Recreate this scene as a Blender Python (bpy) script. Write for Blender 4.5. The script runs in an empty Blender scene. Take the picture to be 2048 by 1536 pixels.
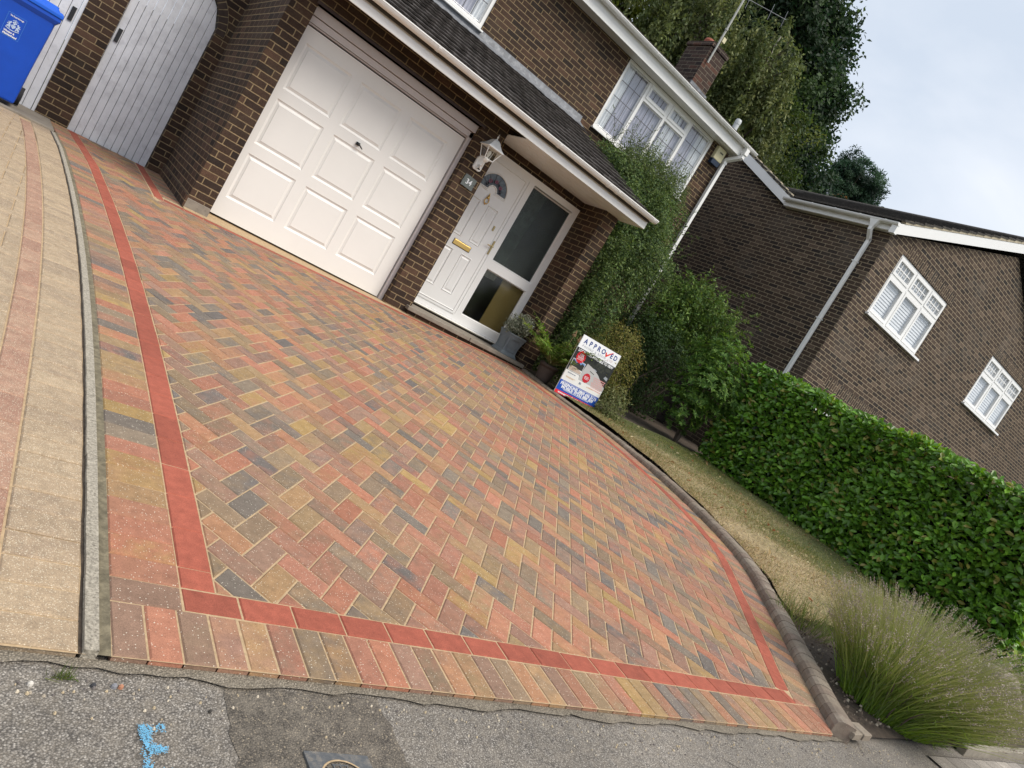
import bpy, math, random
import numpy as np
from mathutils import Vector, Matrix
random.seed(7); RNG = np.random.default_rng(7)
sc = bpy.context.scene
COL = sc.collection
PI = math.pi

# ------------------------------------------------------------------ camera
cam_d = bpy.data.cameras.new('camera'); cam = bpy.data.objects.new('camera', cam_d); COL.objects.link(cam)
cam_d.sensor_width = 36.0; cam_d.lens = 1490.7 / 2048 * 36.0
cam_d.clip_start = 0.02; cam_d.clip_end = 2000
YAW, PITCH, ROLL = math.radians(37.105), math.radians(-5.679), math.radians(30.375)
_f = Vector((math.sin(YAW) * math.cos(PITCH), math.cos(YAW) * math.cos(PITCH), math.sin(PITCH)))
_r = Vector((math.cos(YAW), -math.sin(YAW), 0)); _u = _r.cross(_f)
_r2 = math.cos(ROLL) * _r + math.sin(ROLL) * _u; _u2 = -math.sin(ROLL) * _r + math.cos(ROLL) * _u
M = Matrix((( _r2.x, _u2.x, -_f.x, -1.756), (_r2.y, _u2.y, -_f.y, -8.381), (_r2.z, _u2.z, -_f.z, 0.827), (0, 0, 0, 1)))
cam.matrix_world = M
sc.camera = cam

# ------------------------------------------------------------------ light
SUN_AZ, SUN_EL = math.radians(150), math.radians(52)      # front right, high, behind thin cloud
w = bpy.data.worlds.new("World"); sc.world = w; w.use_nodes = True
nt = w.node_tree; nt.nodes.clear()
wo = nt.nodes.new('ShaderNodeOutputWorld'); bg = nt.nodes.new('ShaderNodeBackground')
sky = nt.nodes.new('ShaderNodeTexSky'); sky.sky_type = 'NISHITA'; sky.sun_disc = False
sky.sun_elevation = SUN_EL; sky.sun_rotation = SUN_AZ; sky.air_density = 1.0; sky.dust_density = 1.5; sky.ozone_density = 1.0
tc = nt.nodes.new('ShaderNodeTexCoord'); mp = nt.nodes.new('ShaderNodeMapping'); mp.inputs['Scale'].default_value = (1.0, 1.0, 1.7)
mp.inputs['Location'].default_value = (0.35, 0.1, 0.3)
n1 = nt.nodes.new('ShaderNodeTexNoise'); n1.inputs['Scale'].default_value = 2.6; n1.inputs['Detail'].default_value = 7; n1.inputs['Roughness'].default_value = 0.5
n1.inputs['Distortion'].default_value = 0.35
cr = nt.nodes.new('ShaderNodeValToRGB'); cr.color_ramp.elements[0].position = 0.36; cr.color_ramp.elements[1].position = 0.66
cr.color_ramp.elements[0].color = (4.35, 4.85, 5.55, 1); cr.color_ramp.elements[1].color = (6.2, 6.4, 6.75, 1)
mx = nt.nodes.new('ShaderNodeMix'); mx.data_type = 'RGBA'; mx.inputs['Factor'].default_value = 0.88
nt.links.new(tc.outputs['Generated'], mp.inputs['Vector']); nt.links.new(mp.outputs[0], n1.inputs['Vector'])
nt.links.new(n1.outputs[0], cr.inputs[0]); nt.links.new(sky.outputs[0], mx.inputs[6]); nt.links.new(cr.outputs[0], mx.inputs[7])
nt.links.new(mx.outputs[2], bg.inputs['Color']); bg.inputs['Strength'].default_value = 0.10
nt.links.new(bg.outputs[0], wo.inputs[0])
sun_d = bpy.data.lights.new('sun', 'SUN'); sun = bpy.data.objects.new('sun', sun_d); COL.objects.link(sun)
sun_d.energy = 2.0; sun_d.angle = math.radians(32); sun_d.color = (1.0, 0.93, 0.83)
sdir = Vector((math.sin(SUN_AZ) * math.cos(SUN_EL), math.cos(SUN_AZ) * math.cos(SUN_EL), math.sin(SUN_EL)))
sun.rotation_euler = sdir.to_track_quat('Z', 'Y').to_euler(); sun.location = (10, -20, 30)
sc.view_settings.view_transform = 'Standard'; sc.view_settings.look = 'None'
sc.view_settings.exposure = 0.75; sc.view_settings.gamma = 1.0
sc.cycles.max_bounces = 8; sc.cycles.transparent_max_bounces = 16; sc.cycles.caustics_reflective = False; sc.cycles.caustics_refractive = False

# ------------------------------------------------------------------ helpers
def gz(x, y):
    x = min(max(x, -5.0), 14.0); y = max(y, -9.5)
    return -.045 + .022 * x + min(.036 * (y + .15), 0.0)

def new_mesh(name, V, F, mat=None, cols=None, col_domain='FACE', cols2=None, smooth=False, uvswap=False, uv=True):
    me = bpy.data.meshes.new(name); me.from_pydata([tuple(v) for v in V], [], F)
    if uv:
        me.update(); ul = me.uv_layers.new(name='UVMap'); buf = np.zeros(len(me.loops) * 2, np.float32)
        for p in me.polygons:
            n = p.normal; ax = 2 if abs(n.z) > .8 else (0 if abs(n.x) > abs(n.y) else 1)
            for li in p.loop_indices:
                c = me.vertices[me.loops[li].vertex_index].co
                u, v = (c.x, c.y) if ax == 2 else ((c.y, c.z) if ax == 0 else (c.x, c.z))
                if uvswap: u, v = v, u
                buf[2 * li] = u; buf[2 * li + 1] = v
        ul.data.foreach_set('uv', buf)
    for nm, cc in (('Col', cols), ('Col2', cols2)):
        if cc is not None:
            dom = 'POINT' if col_domain == 'POINT' else 'CORNER'
            at = me.color_attributes.new(nm, 'FLOAT_COLOR', dom)
            if dom == 'POINT': a = np.asarray(cc, np.float32)
            else:
                a = np.repeat(np.asarray(cc, np.float32), [len(f) for f in F], axis=0)
            a = np.concatenate([a[:, :3], np.ones((len(a), 1), np.float32)], 1)
            at.data.foreach_set('color', a.ravel())
    if smooth:
        for p in me.polygons: p.use_smooth = True
    if mat: me.materials.append(mat)
    return me

def link(name, me, parent=None):
    o = bpy.data.objects.new(name, me); COL.objects.link(o)
    if parent is not None:
        o.parent = parent
        if parent.type == 'EMPTY': o.location = -parent.location
    return o

def tag(o, label=None, cat=None, group=None, kind=None):
    if label: o['label'] = label
    if cat: o['category'] = cat
    if group: o['group'] = group
    if kind: o['kind'] = kind
    return o

def thing(name, label, cat, loc, group=None):
    o = bpy.data.objects.new(name, None); COL.objects.link(o); o.location = loc; o.empty_display_size = .2
    return tag(o, label, cat, group)

class MB:
    def __init__(s): s.V = []; s.F = []; s.C = []; s.C2 = []
    def face(s, pts, c=None, c2=None):
        b = len(s.V); s.V += [tuple(p) for p in pts]; s.F.append(list(range(b, b + len(pts)))); s.C.append(c or (1, 1, 1)); s.C2.append(c2 or c or (1, 1, 1))
    def raw(s, V, F, c=None):
        b = len(s.V); s.V += [tuple(v) for v in V]
        for f in F: s.F.append([i + b for i in f]); s.C.append(c or (1, 1, 1)); s.C2.append(c or (1, 1, 1))
    def hexa(s, P, c=None):   # 8 points: bottom 4 ccw, top 4 ccw
        s.raw(P, [[3, 2, 1, 0], [4, 5, 6, 7], [0, 1, 5, 4], [1, 2, 6, 5], [2, 3, 7, 6], [3, 0, 4, 7]], c)
    def box(s, x0, x1, y0, y1, z0, z1, c=None):
        s.hexa([(x0, y0, z0), (x1, y0, z0), (x1, y1, z0), (x0, y1, z0), (x0, y0, z1), (x1, y0, z1), (x1, y1, z1), (x0, y1, z1)], c)
    def prism(s, poly, a, b, f, c=None):   # poly 2d, f(u,v,t)->xyz, extruded t from a to b
        n = len(poly); V = [f(u, v, a) for u, v in poly] + [f(u, v, b) for u, v in poly]
        F = [list(range(n))[::-1], list(range(n, 2 * n))] + [[i, (i + 1) % n, n + (i + 1) % n, n + i] for i in range(n)]
        s.raw(V, F, c)
    def tube(s, pts, rad, n=8, c=None, cap=True):
        pts = [Vector(p) for p in pts]; rads = rad if isinstance(rad, (list, tuple)) else [rad] * len(pts)
        rings = []; ref = Vector((0, 0, 1))
        for i, p in enumerate(pts):
            d = (pts[min(i + 1, len(pts) - 1)] - pts[max(i - 1, 0)]).normalized()
            r = ref if abs(d.dot(ref)) < .95 else Vector((1, 0, 0))
            a = d.cross(r).normalized(); b = d.cross(a)
            rings.append([p + (a * math.cos(2 * PI * k / n) + b * math.sin(2 * PI * k / n)) * rads[i] for k in range(n)])
        V = [v for r in rings for v in r]; F = []
        for i in range(len(pts) - 1):
            for k in range(n): F.append([i * n + k, i * n + (k + 1) % n, (i + 1) * n + (k + 1) % n, (i + 1) * n + k])
        if cap: F.append(list(range(n))[::-1]); F.append([(len(pts) - 1) * n + k for k in range(n)])
        s.raw(V, F, c)
    def lathe(s, prof, cx, cy, n=20, c=None):   # prof [(r,z)]
        V = [(cx + r * math.cos(2 * PI * k / n), cy + r * math.sin(2 * PI * k / n), z) for r, z in prof for k in range(n)]
        F = [[i * n + k, i * n + (k + 1) % n, (i + 1) * n + (k + 1) % n, (i + 1) * n + k] for i in range(len(prof) - 1) for k in range(n)]
        F.append(list(range(n))[::-1]); F.append([(len(prof) - 1) * n + k for k in range(n)])
        s.raw(V, F, c)
    def grid_wall(s, u0, u1, v0, v1, holes, f, t0, t1):
        # wall sheet in (u,v) with rectangular holes; f(u,v,t) -> xyz; front at t0, reveals run to t1
        us = sorted({u0, u1, *[h[0] for h in holes], *[h[1] for h in holes]}); vs = sorted({v0, v1, *[h[2] for h in holes], *[h[3] for h in holes]})
        for i in range(len(us) - 1):
            for j in range(len(vs) - 1):
                a, b, c, d = us[i], us[i + 1], vs[j], vs[j + 1]; m, k = (a + b) / 2, (c + d) / 2
                if any(h[0] < m < h[1] and h[2] < k < h[3] for h in holes): continue
                s.face([f(a, c, t0), f(b, c, t0), f(b, d, t0), f(a, d, t0)])
        for a, b, c, d in holes:
            s.face([f(a, c, t0), f(a, d, t0), f(a, d, t1), f(a, c, t1)]); s.face([f(b, c, t0), f(b, c, t1), f(b, d, t1), f(b, d, t0)])
            s.face([f(a, d, t0), f(b, d, t0), f(b, d, t1), f(a, d, t1)]); s.face([f(a, c, t0), f(a, c, t1), f(b, c, t1), f(b, c, t0)])
    def build(s, name, mat, parent=None, col=False, bevel=0, **k):
        me = new_mesh(name, s.V, s.F, mat, s.C if col else None, cols2=s.C2 if col else None, **k)
        o = link(name, me, parent)
        if bevel:
            m = o.modifiers.new('bevel', 'BEVEL'); m.width = bevel; m.segments = 2; m.limit_method = 'ANGLE'; m.angle_limit = math.radians(40)
        return o

def bulk_mesh(name, V, idx, fs, mat, cols=None, parent=None):
    # V (n,3) float, idx flat vertex indices, faces of fs corners each
    me = bpy.data.meshes.new(name); nf = len(idx) // fs
    me.vertices.add(len(V)); me.vertices.foreach_set('co', np.asarray(V, np.float32).ravel())
    me.loops.add(len(idx)); me.loops.foreach_set('vertex_index', np.asarray(idx, np.int32))
    me.polygons.add(nf); me.polygons.foreach_set('loop_start', np.arange(nf, dtype=np.int32) * fs); me.polygons.foreach_set('loop_total', np.full(nf, fs, np.int32))
    me.update(calc_edges=True)
    if cols is not None:
        at = me.color_attributes.new('Col', 'FLOAT_COLOR', 'POINT')
        at.data.foreach_set('color', np.concatenate([cols, np.ones((len(cols), 1))], 1).astype(np.float32).ravel())
    me.materials.append(mat)
    return link(name, me, parent)

def nrm(a): return a / np.maximum(np.linalg.norm(a, axis=1, keepdims=True), 1e-9)
def leaves(name, P, N, D, L, W, C, mat, parent=None, fold=.25, shape='diamond'):
    N = nrm(N); D = nrm(D - (D * N).sum(1, keepdims=True) * N); S = np.cross(N, D); n = len(P)
    L = np.broadcast_to(np.asarray(L, float), (n,))[:, None]; W = np.broadcast_to(np.asarray(W, float), (n,))[:, None]
    if shape == 'diamond':
        vs = [P, P + D * L * .45 + S * W * .5 + N * W * fold, P + D * L, P + D * L * .45 - S * W * .5 + N * W * fold]
        f = [0, 1, 2, 0, 2, 3]; fs = 3
    else:
        droop = -N * L * .12
        vs = [P, P + D * L * .35 + S * W * .42 + N * W * fold, P + D * L * .72 + S * W * .46 + N * W * fold * .8, P + D * L + droop, P + D * L * .72 - S * W * .46 + N * W * fold * .8, P + D * L * .35 - S * W * .42 + N * W * fold]
        f = [0, 1, 2, 3, 0, 3, 4, 5]; fs = 4
    k = len(vs); V = np.stack(vs, 1).reshape(-1, 3)
    idx = (np.arange(n)[:, None] * k + np.array(f)[None]).ravel()
    return bulk_mesh(name, V, idx, fs, mat, np.repeat(C, k, axis=0), parent)

def blades(name, P, D, L, W, bend, C, mat, parent=None, seg=3, tipc=None):
    n = len(P); D = nrm(D); rnd = RNG.normal(size=(n, 3)); S = nrm(np.cross(D, rnd)); B = nrm(bend) if bend is not None else S
    L = np.broadcast_to(np.asarray(L, float), (n,))[:, None]; W = np.broadcast_to(np.asarray(W, float), (n,))[:, None]
    vs = []; cs = []
    for i in range(seg + 1):
        t = i / seg; c = P + D * L * t + B * L * (t * t) * .22
        ww = W * (1 - .75 * t)
        vs += [c - S * ww * .5, c + S * ww * .5]; cc = C if tipc is None else C * (1 - t) + tipc * t; cs += [cc, cc]
    k = len(vs); V = np.stack(vs, 1).reshape(-1, 3); f = []
    for i in range(seg): f += [2 * i, 2 * i + 1, 2 * i + 3, 2 * i + 2]
    idx = (np.arange(n)[:, None] * k + np.array(f)[None]).ravel()
    return bulk_mesh(name, V, idx, 4, mat, np.stack(cs, 1).reshape(-1, 3), parent)

def sph(n): return nrm(RNG.normal(size=(n, 3)))
def pick(n, pal, jit=.18):
    pal = np.array(pal); c = pal[RNG.integers(0, len(pal), n)]
    return np.clip(c * RNG.normal(1, jit, (n, 1)), .003, .9)

# ------------------------------------------------------------------ materials
def nodes(name):
    m = bpy.data.materials.new(name); m.use_nodes = True; t = m.node_tree; b = t.nodes['Principled BSDF']; return m, t, b
def N_(t, typ, **k):
    n = t.nodes.new(typ)
    for a, v in k.items():
        if a.startswith('i_'): n.inputs[int(a[2:]) if a[2:].isdigit() else a[2:].replace('_', ' ')].default_value = v
        else: setattr(n, a, v)
    return n
def math_(t, op, a, b=None, c=None):
    n = t.nodes.new('ShaderNodeMath'); n.operation = op
    for i, v in enumerate((a, b, c)):
        if v is None: continue
        if isinstance(v, (int, float)): n.inputs[i].default_value = v
        else: t.links.new(v, n.inputs[i])
    return n.outputs[0]
def ramp(t, fac, stops):
    r = t.nodes.new('ShaderNodeValToRGB'); e = r.color_ramp.elements
    while len(e) < len(stops): e.new(.5)
    for el, (p, c) in zip(e, stops): el.position = p; el.color = (*c, 1)
    t.links.new(fac, r.inputs[0]); return r.outputs[0]
def mixc(t, fac, a, b, blend='MIX'):
    n = t.nodes.new('ShaderNodeMix'); n.data_type = 'RGBA'; n.blend_type = blend; n.clamp_factor = True
    for i, v in ((0, fac), (6, a), (7, b)):
        if isinstance(v, (int, float)): n.inputs[i].default_value = v
        elif isinstance(v, tuple): n.inputs[i].default_value = (*v, 1)
        else: t.links.new(v, n.inputs[i])
    return n.outputs[2]
def noise(t, scale, detail=4, rough=.55, vec=None, w=None):
    n = t.nodes.new('ShaderNodeTexNoise'); n.inputs['Scale'].default_value = scale; n.inputs['Detail'].default_value = detail; n.inputs['Roughness'].default_value = rough
    if vec is not None: t.links.new(vec, n.inputs['Vector'])
    return n.outputs[0]
def objco(t): return t.nodes.new('ShaderNodeNewGeometry').outputs['Position']
def bump(t, b, h, strength=.5, dist=.01):
    n = t.nodes.new('ShaderNodeBump'); n.inputs['Strength'].default_value = strength; n.inputs['Distance'].default_value = dist
    t.links.new(h, n.inputs['Height']); t.links.new(n.outputs[0], b.inputs['Normal'])

def plain(name, c, rough=.5, var=.12, scale=6, bmp=0, bscale=60, metallic=0, spec=.5, dirt=None):
    m, t, b = nodes(name); P = objco(t)
    f = noise(t, scale, 5, .6, P)
    c0 = tuple(x * (1 - var) for x in c); c1 = tuple(min(1, x * (1 + var * .6)) for x in c)
    col = ramp(t, f, [(.3, c0), (.7, c1)])
    if dirt:
        f2 = noise(t, dirt[1], 6, .65, P); col = mixc(t, math_(t, 'MULTIPLY', ramp(t, f2, [(.48, (0, 0, 0)), (.72, (1, 1, 1))]), dirt[2]), col, dirt[0])
    t.links.new(col, b.inputs['Base Color'])
    b.inputs['Roughness'].default_value = rough; b.inputs['Metallic'].default_value = metallic; b.inputs['Specular IOR Level'].default_value = spec
    if bmp: bump(t, b, noise(t, bscale, 5, .6, P), bmp, .005)
    return m

def brick(name, dark, mid, light, mortar, bw=.225, bh=.075, mw=.0052, stains=None):
    m, t, b = nodes(name)
    uv = t.nodes.new('ShaderNodeUVMap'); uv.uv_map = 'UVMap'; P = objco(t)
    sx = t.nodes.new('ShaderNodeSeparateXYZ'); t.links.new(uv.outputs[0], sx.inputs[0])
    wob = math_(t, 'MULTIPLY', math_(t, 'SUBTRACT', noise(t, 9, 3, .6, P), .5), .012)
    wob2 = math_(t, 'MULTIPLY', math_(t, 'SUBTRACT', noise(t, 55, 2, .6, P), .5), .006)
    u = math_(t, 'DIVIDE', math_(t, 'ADD', math_(t, 'ADD', sx.outputs[0], 20.0), wob2), bw)
    v = math_(t, 'DIVIDE', math_(t, 'ADD', math_(t, 'ADD', math_(t, 'ADD', sx.outputs[1], 20.01), math_(t, 'MULTIPLY', wob, .35)), wob2), bh)
    row = math_(t, 'FLOOR', v); off = math_(t, 'MULTIPLY', math_(t, 'MODULO', row, 2.0), .5)
    ub = math_(t, 'ADD', u, off); colm = math_(t, 'FLOOR', ub)
    fx = math_(t, 'FRACT', ub); fy = math_(t, 'FRACT', v)
    dx = math_(t, 'MULTIPLY', math_(t, 'MINIMUM', fx, math_(t, 'SUBTRACT', 1.0, fx)), bw)
    dy = math_(t, 'MULTIPLY', math_(t, 'MINIMUM', fy, math_(t, 'SUBTRACT', 1.0, fy)), bh)
    d = math_(t, 'MINIMUM', dx, dy)
    mr = t.nodes.new('ShaderNodeMapRange'); mr.interpolation_type = 'SMOOTHSTEP'; mr.inputs[1].default_value = mw - .0018; mr.inputs[2].default_value = mw + .0022
    t.links.new(d, mr.inputs[0]); fac = mr.outputs[0]
    cx = t.nodes.new('ShaderNodeCombineXYZ'); t.links.new(colm, cx.inputs[0]); t.links.new(row, cx.inputs[1])
    wn = t.nodes.new('ShaderNodeTexWhiteNoise'); wn.noise_dimensions = '2D'; t.links.new(cx.outputs[0], wn.inputs['Vector'])
    bc = ramp(t, wn.outputs['Value'], [(0, dark), (.45, mid), (.8, mid), (1, light)])
    g = noise(t, 130, 3, .7, P); bc = mixc(t, 1.0, bc, ramp(t, g, [(.3, (.55, .55, .55)), (.7, (1.35, 1.35, 1.35))]), 'MULTIPLY')
    g2 = noise(t, 7, 5, .6, P); bc = mixc(t, 1.0, bc, ramp(t, g2, [(.3, (.78, .78, .78)), (.7, (1.15, 1.15, 1.15))]), 'MULTIPLY')
    mc = mixc(t, 1.0, mortar, ramp(t, noise(t, 40, 4, .6, P), [(.3, (.6, .6, .6)), (.7, (1.15, 1.15, 1.15))]), 'MULTIPLY')
    col = mixc(t, fac, mc, bc)
    if stains:
        z = t.nodes.new('ShaderNodeSeparateXYZ'); t.links.new(P, z.inputs[0])
        s = ramp(t, noise(t, stains[1], 6, .65, P), [(.52, (0, 0, 0)), (.7, (1, 1, 1))])
        col = mixc(t, math_(t, 'MULTIPLY', s, stains[2]), col, stains[0])
    t.links.new(col, b.inputs['Base Color']); b.inputs['Roughness'].default_value = .88; b.inputs['Specular IOR Level'].default_value = .25
    h = math_(t, 'ADD', fac, math_(t, 'MULTIPLY', g, .35)); bump(t, b, h, .75, .007)
    return m

def leafmat(name, rough=.5, trans=.3, spec=.4):
    m, t, b = nodes(name); a = t.nodes.new('ShaderNodeVertexColor'); a.layer_name = 'Col'
    t.links.new(a.outputs[0], b.inputs['Base Color']); b.inputs['Roughness'].default_value = rough; b.inputs['Specular IOR Level'].default_value = spec
    tr = t.nodes.new('ShaderNodeBsdfTranslucent'); hs = t.nodes.new('ShaderNodeHueSaturation'); hs.inputs['Value'].default_value = 1.5; hs.inputs['Hue'].default_value = .485; hs.inputs['Saturation'].default_value = 1.1
    t.links.new(a.outputs[0], hs.inputs['Color']); t.links.new(hs.outputs[0], tr.inputs[0])
    mx = t.nodes.new('ShaderNodeMixShader'); mx.inputs[0].default_value = trans
    t.links.new(b.outputs[0], mx.inputs[1]); t.links.new(tr.outputs[0], mx.inputs[2]); t.links.new(mx.outputs[0], t.nodes['Material Output'].inputs[0])
    return m

def glass(name, tint=(.9, .93, .95), rough=.02, bmp=0, bscale=60, clear=1.0, body=(.02, .025, .025), ior=1.5, streak=None):
    m, t, b = nodes(name); out = t.nodes['Material Output']
    gl = t.nodes.new('ShaderNodeBsdfGlossy'); gl.inputs['Roughness'].default_value = rough; gl.inputs[0].default_value = (.95, .97, 1, 1)
    tr = t.nodes.new('ShaderNodeBsdfTransparent'); tr.inputs[0].default_value = (*tint, 1)
    df = t.nodes.new('ShaderNodeBsdfDiffuse'); df.inputs[0].default_value = (*body, 1)
    m0 = t.nodes.new('ShaderNodeMixShader'); m0.inputs[0].default_value = clear; t.links.new(df.outputs[0], m0.inputs[1]); t.links.new(tr.outputs[0], m0.inputs[2])
    lw = t.nodes.new('ShaderNodeLayerWeight'); lw.inputs[0].default_value = .5; f0 = ((ior - 1) / (ior + 1)) ** 2
    fr = lw; fac = math_(t, 'ADD', math_(t, 'MULTIPLY', math_(t, 'POWER', lw.outputs['Facing'], 4.0), 1 - f0), f0)
    mx = t.nodes.new('ShaderNodeMixShader'); t.links.new(fac, mx.inputs[0]); t.links.new(m0.outputs[0], mx.inputs[1]); t.links.new(gl.outputs[0], mx.inputs[2])
    t.links.new(mx.outputs[0], out.inputs[0])
    if streak:  # pale streaks in the body colour stand in for the glass sheen
        vv = t.nodes.new('ShaderNodeMapping'); vv.inputs['Scale'].default_value = (2.2, 2.2, .7); t.links.new(objco(t), vv.inputs[0])
        t.links.new(ramp(t, noise(t, 1.6, 4, .6, vv.outputs[0]), [(.42, body), (.62, streak)]), df.inputs[0])
    if bmp:
        bn = t.nodes.new('ShaderNodeBump'); bn.inputs['Strength'].default_value = bmp; bn.inputs['Distance'].default_value = .01
        t.links.new(noise(t, bscale, 3, .6, objco(t)), bn.inputs['Height']); t.links.new(bn.outputs[0], gl.inputs['Normal']); t.links.new(bn.outputs[0], fr.inputs['Normal'])
    return m

M_ = {}
M_['brick'] = brick('house_brick', (.030, .021, .017), (.060, .036, .025), (.105, .060, .039), (.30, .22, .125), stains=((.10, .085, .06), 2.2, .22))
M_['brick_n'] = brick('neighbour_brick', (.028, .022, .020), (.068, .046, .034), (.135, .096, .070), (.34, .27, .18), mw=.0062, stains=((.13, .11, .09), 1.1, .45))
M_['brick_ch'] = brick('chimney_brick', (.035, .024, .022), (.065, .042, .034), (.13, .06, .042), (.19, .16, .12))
M_['white'] = plain('white_upvc', (.84, .835, .82), .32, .04, 3, dirt=((.50, .49, .45), 3, .18))
M_['gwhite'] = plain('garage_door_white', (.80, .78, .745), .38, .03, 2.0)
M_['gframe'] = plain('garage_frame_shaded_white', (.62, .575, .57), .42, .06, 5)  # white darkened in its colour for the shadow on the recessed frame
M_['gatew'] = plain('gate_paint', (.72, .73, .765), .6, .10, 4, .25, 90, dirt=((.40, .40, .43), 9, .5))
M_['gap'] = plain('gap_dark', (.012, .012, .012), .9, .1)
M_['lintel'] = plain('lintel_brown', (.055, .026, .018), .45, .2, 12)
M_['tile'] = plain('roof_tile', (.040, .032, .028), .85, .35, 9, .6, 70, dirt=((.15, .14, .125), 26, .5))
M_['tile_n'] = plain('roof_tile_neighbour', (.038, .033, .030), .9, .3, 9, .8, 60, dirt=((.16, .145, .12), 26, .55))
M_['lead'] = plain('lead_flashing', (.155, .165, .185), .6, .3, 8, .4, 20, dirt=((.36, .37, .38), 16, .45))
M_['conc'] = plain('concrete_weathered', (.30, .265, .21), .9, .25, 14, .6, 120, dirt=((.12, .11, .085), 7, .6))
M_['step'] = plain('step_concrete', (.27, .235, .19), .9, .28, 16, .8, 90, dirt=((.10, .085, .065), 8, .6))
M_['steel'] = plain('black_iron', (.012, .012, .014), .45, .2)
M_['brass'] = plain('brass', (.75, .50, .17), .28, .1, 20, metallic=1.0)
M_['brassd'] = plain('aged_brass', (.42, .33, .17), .38, .15, 20, metallic=1.0)
M_['slate'] = plain('slate_plate', (.125, .145, .14), .65, .15, 30, .4, 60)
M_['planter'] = plain('planter_lead_grey', (.15, .175, .195), .6, .15, 10, .15, 60)
M_['blue'] = plain('bin_blue', (.002, .070, .50), .38, .10, 6, .06, 300)
M_['blue2'] = plain('bin_lid_blue', (.003, .105, .62), .35, .1, 6)
M_['rubber'] = plain('rubber', (.02, .02, .022), .8, .2)
M_['mwhite'] = plain('mark_white', (.80, .82, .85), .5, .03)
M_['dry_bark'] = plain('bark', (.085, .065, .05), .95, .35, 12, .8, 30)
M_['soil'] = plain('soil', (.060, .043, .030), .95, .45, 14, 1.0, 70, dirt=((.15, .115, .08), 40, .55))
M_['fence'] = plain('dark_fence', (.030, .022, .017), .9, .3, 9)
M_['cream'] = plain('cream_plastic', (.62, .57, .36), .5, .06)
M_['navy'] = plain('navy_plastic', (.006, .02, .05), .4, .1)
M_['curtain'] = plain('net_curtain', (.50, .50, .57), .9, .06)
M_['drape'] = plain('curtain_white', (.78, .80, .80), .9, .04)
M_['room'] = plain('room_dark', (.05, .05, .05), .9, .1)
M_['board'] = plain('tan_board', (.34, .26, .105), .75, .08, 5)
M_['leadline'] = plain('leaded_came', (.10, .10, .11), .5, .1)
M_['glass'] = glass('window_glass', (.95, .96, .98), .03, ior=1.9)
M_['glass_obs'] = glass('obscure_glass', (.72, .78, .74), .16, 1.0, 45, .62, (.020, .025, .024), streak=(.075, .09, .08))
M_['glass_low'] = glass('door_side_glass', (.80, .80, .76), .05, .15, 40)
M_['glass_clear'] = glass('lantern_glass', (.95, .95, .93), .02)
M_['terracotta'] = plain('dark_pot', (.075, .055, .045), .75, .2, 9)
M_['mortar_cream'] = plain('verge_mortar', (.47, .41, .30), .9, .2, 12, .5, 60)
M_['stone'] = plain('rough_stone', (.27, .23, .19), .9, .35, 11, .9, 35)
M_['hedge'] = leafmat('laurel_leaf', .33, .30, .45)
M_['leaf'] = leafmat('shrub_leaf', .55, .34, .22)
M_['tree'] = leafmat('tree_leaf', .6, .32, .3)
M_['blade'] = leafmat('grass_blade', .7, .35, .2)
M_['twig'] = plain('twig', (.045, .034, .022), .95, .3, 15)

def paver_mat(name, speck=(.75, .68, .55), speck_amt=.9, grain=.3, blend=True):
    m, t, b = nodes(name); P = objco(t)
    a = t.nodes.new('ShaderNodeVertexColor'); a.layer_name = 'Col'; a2 = t.nodes.new('ShaderNodeVertexColor'); a2.layer_name = 'Col2'
    f = ramp(t, noise(t, 12, 5, .62, P), [(.38, (0, 0, 0)), (.62, (1, 1, 1))]) if blend else 0.0
    c = mixc(t, f, a.outputs[0], a2.outputs[0])
    c = mixc(t, 1.0, c, ramp(t, noise(t, 330, 3, .75, P), [(.3, (1 - grain,) * 3), (.7, (1 + grain,) * 3)]), 'MULTIPLY')
    c = mixc(t, 1.0, c, ramp(t, noise(t, 28, 4, .6, P), [(.3, (.84,) * 3), (.7, (1.14,) * 3)]), 'MULTIPLY')
    # kiln dried sand grains left on the surface
    vo = t.nodes.new('ShaderNodeTexVoronoi'); vo.inputs['Scale'].default_value = 215; t.links.new(P, vo.inputs['Vector'])
    wn = t.nodes.new('ShaderNodeTexWhiteNoise'); wn.noise_dimensions = '3D'; t.links.new(vo.outputs['Color'], wn.inputs['Vector'])
    s = math_(t, 'MULTIPLY', math_(t, 'LESS_THAN', vo.outputs['Distance'], .32), math_(t, 'GREATER_THAN', wn.outputs['Value'], speck_amt))
    sg = t.nodes.new('ShaderNodeSeparateColor'); t.links.new(a.outputs[0], sg.inputs[0]); s = math_(t, 'MULTIPLY', s, math_(t, 'GREATER_THAN', sg.outputs[1], .108))
    c = mixc(t, math_(t, 'MULTIPLY', s, .75), c, speck)
    t.links.new(c, b.inputs['Base Color']); b.inputs['Roughness'].default_value = .82; b.inputs['Specular IOR Level'].default_value = .3
    bump(t, b, math_(t, 'ADD', noise(t, 260, 4, .7, P), math_(t, 'MULTIPLY', noise(t, 30, 3, .6, P), .8)), .35, .004)
    return m
M_['paver'] = paver_mat('block_paver', speck_amt=.90)
M_['paver_n'] = paver_mat('aged_paver', (.66, .58, .44), .55, .4, True)
M_['jsand'] = plain('jointing_sand', (.47, .34, .20), .95, .25, 60, .5, 300)
M_['kerbst'] = paver_mat('kerb_stone', (.4, .36, .3), .95, .22)

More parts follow.
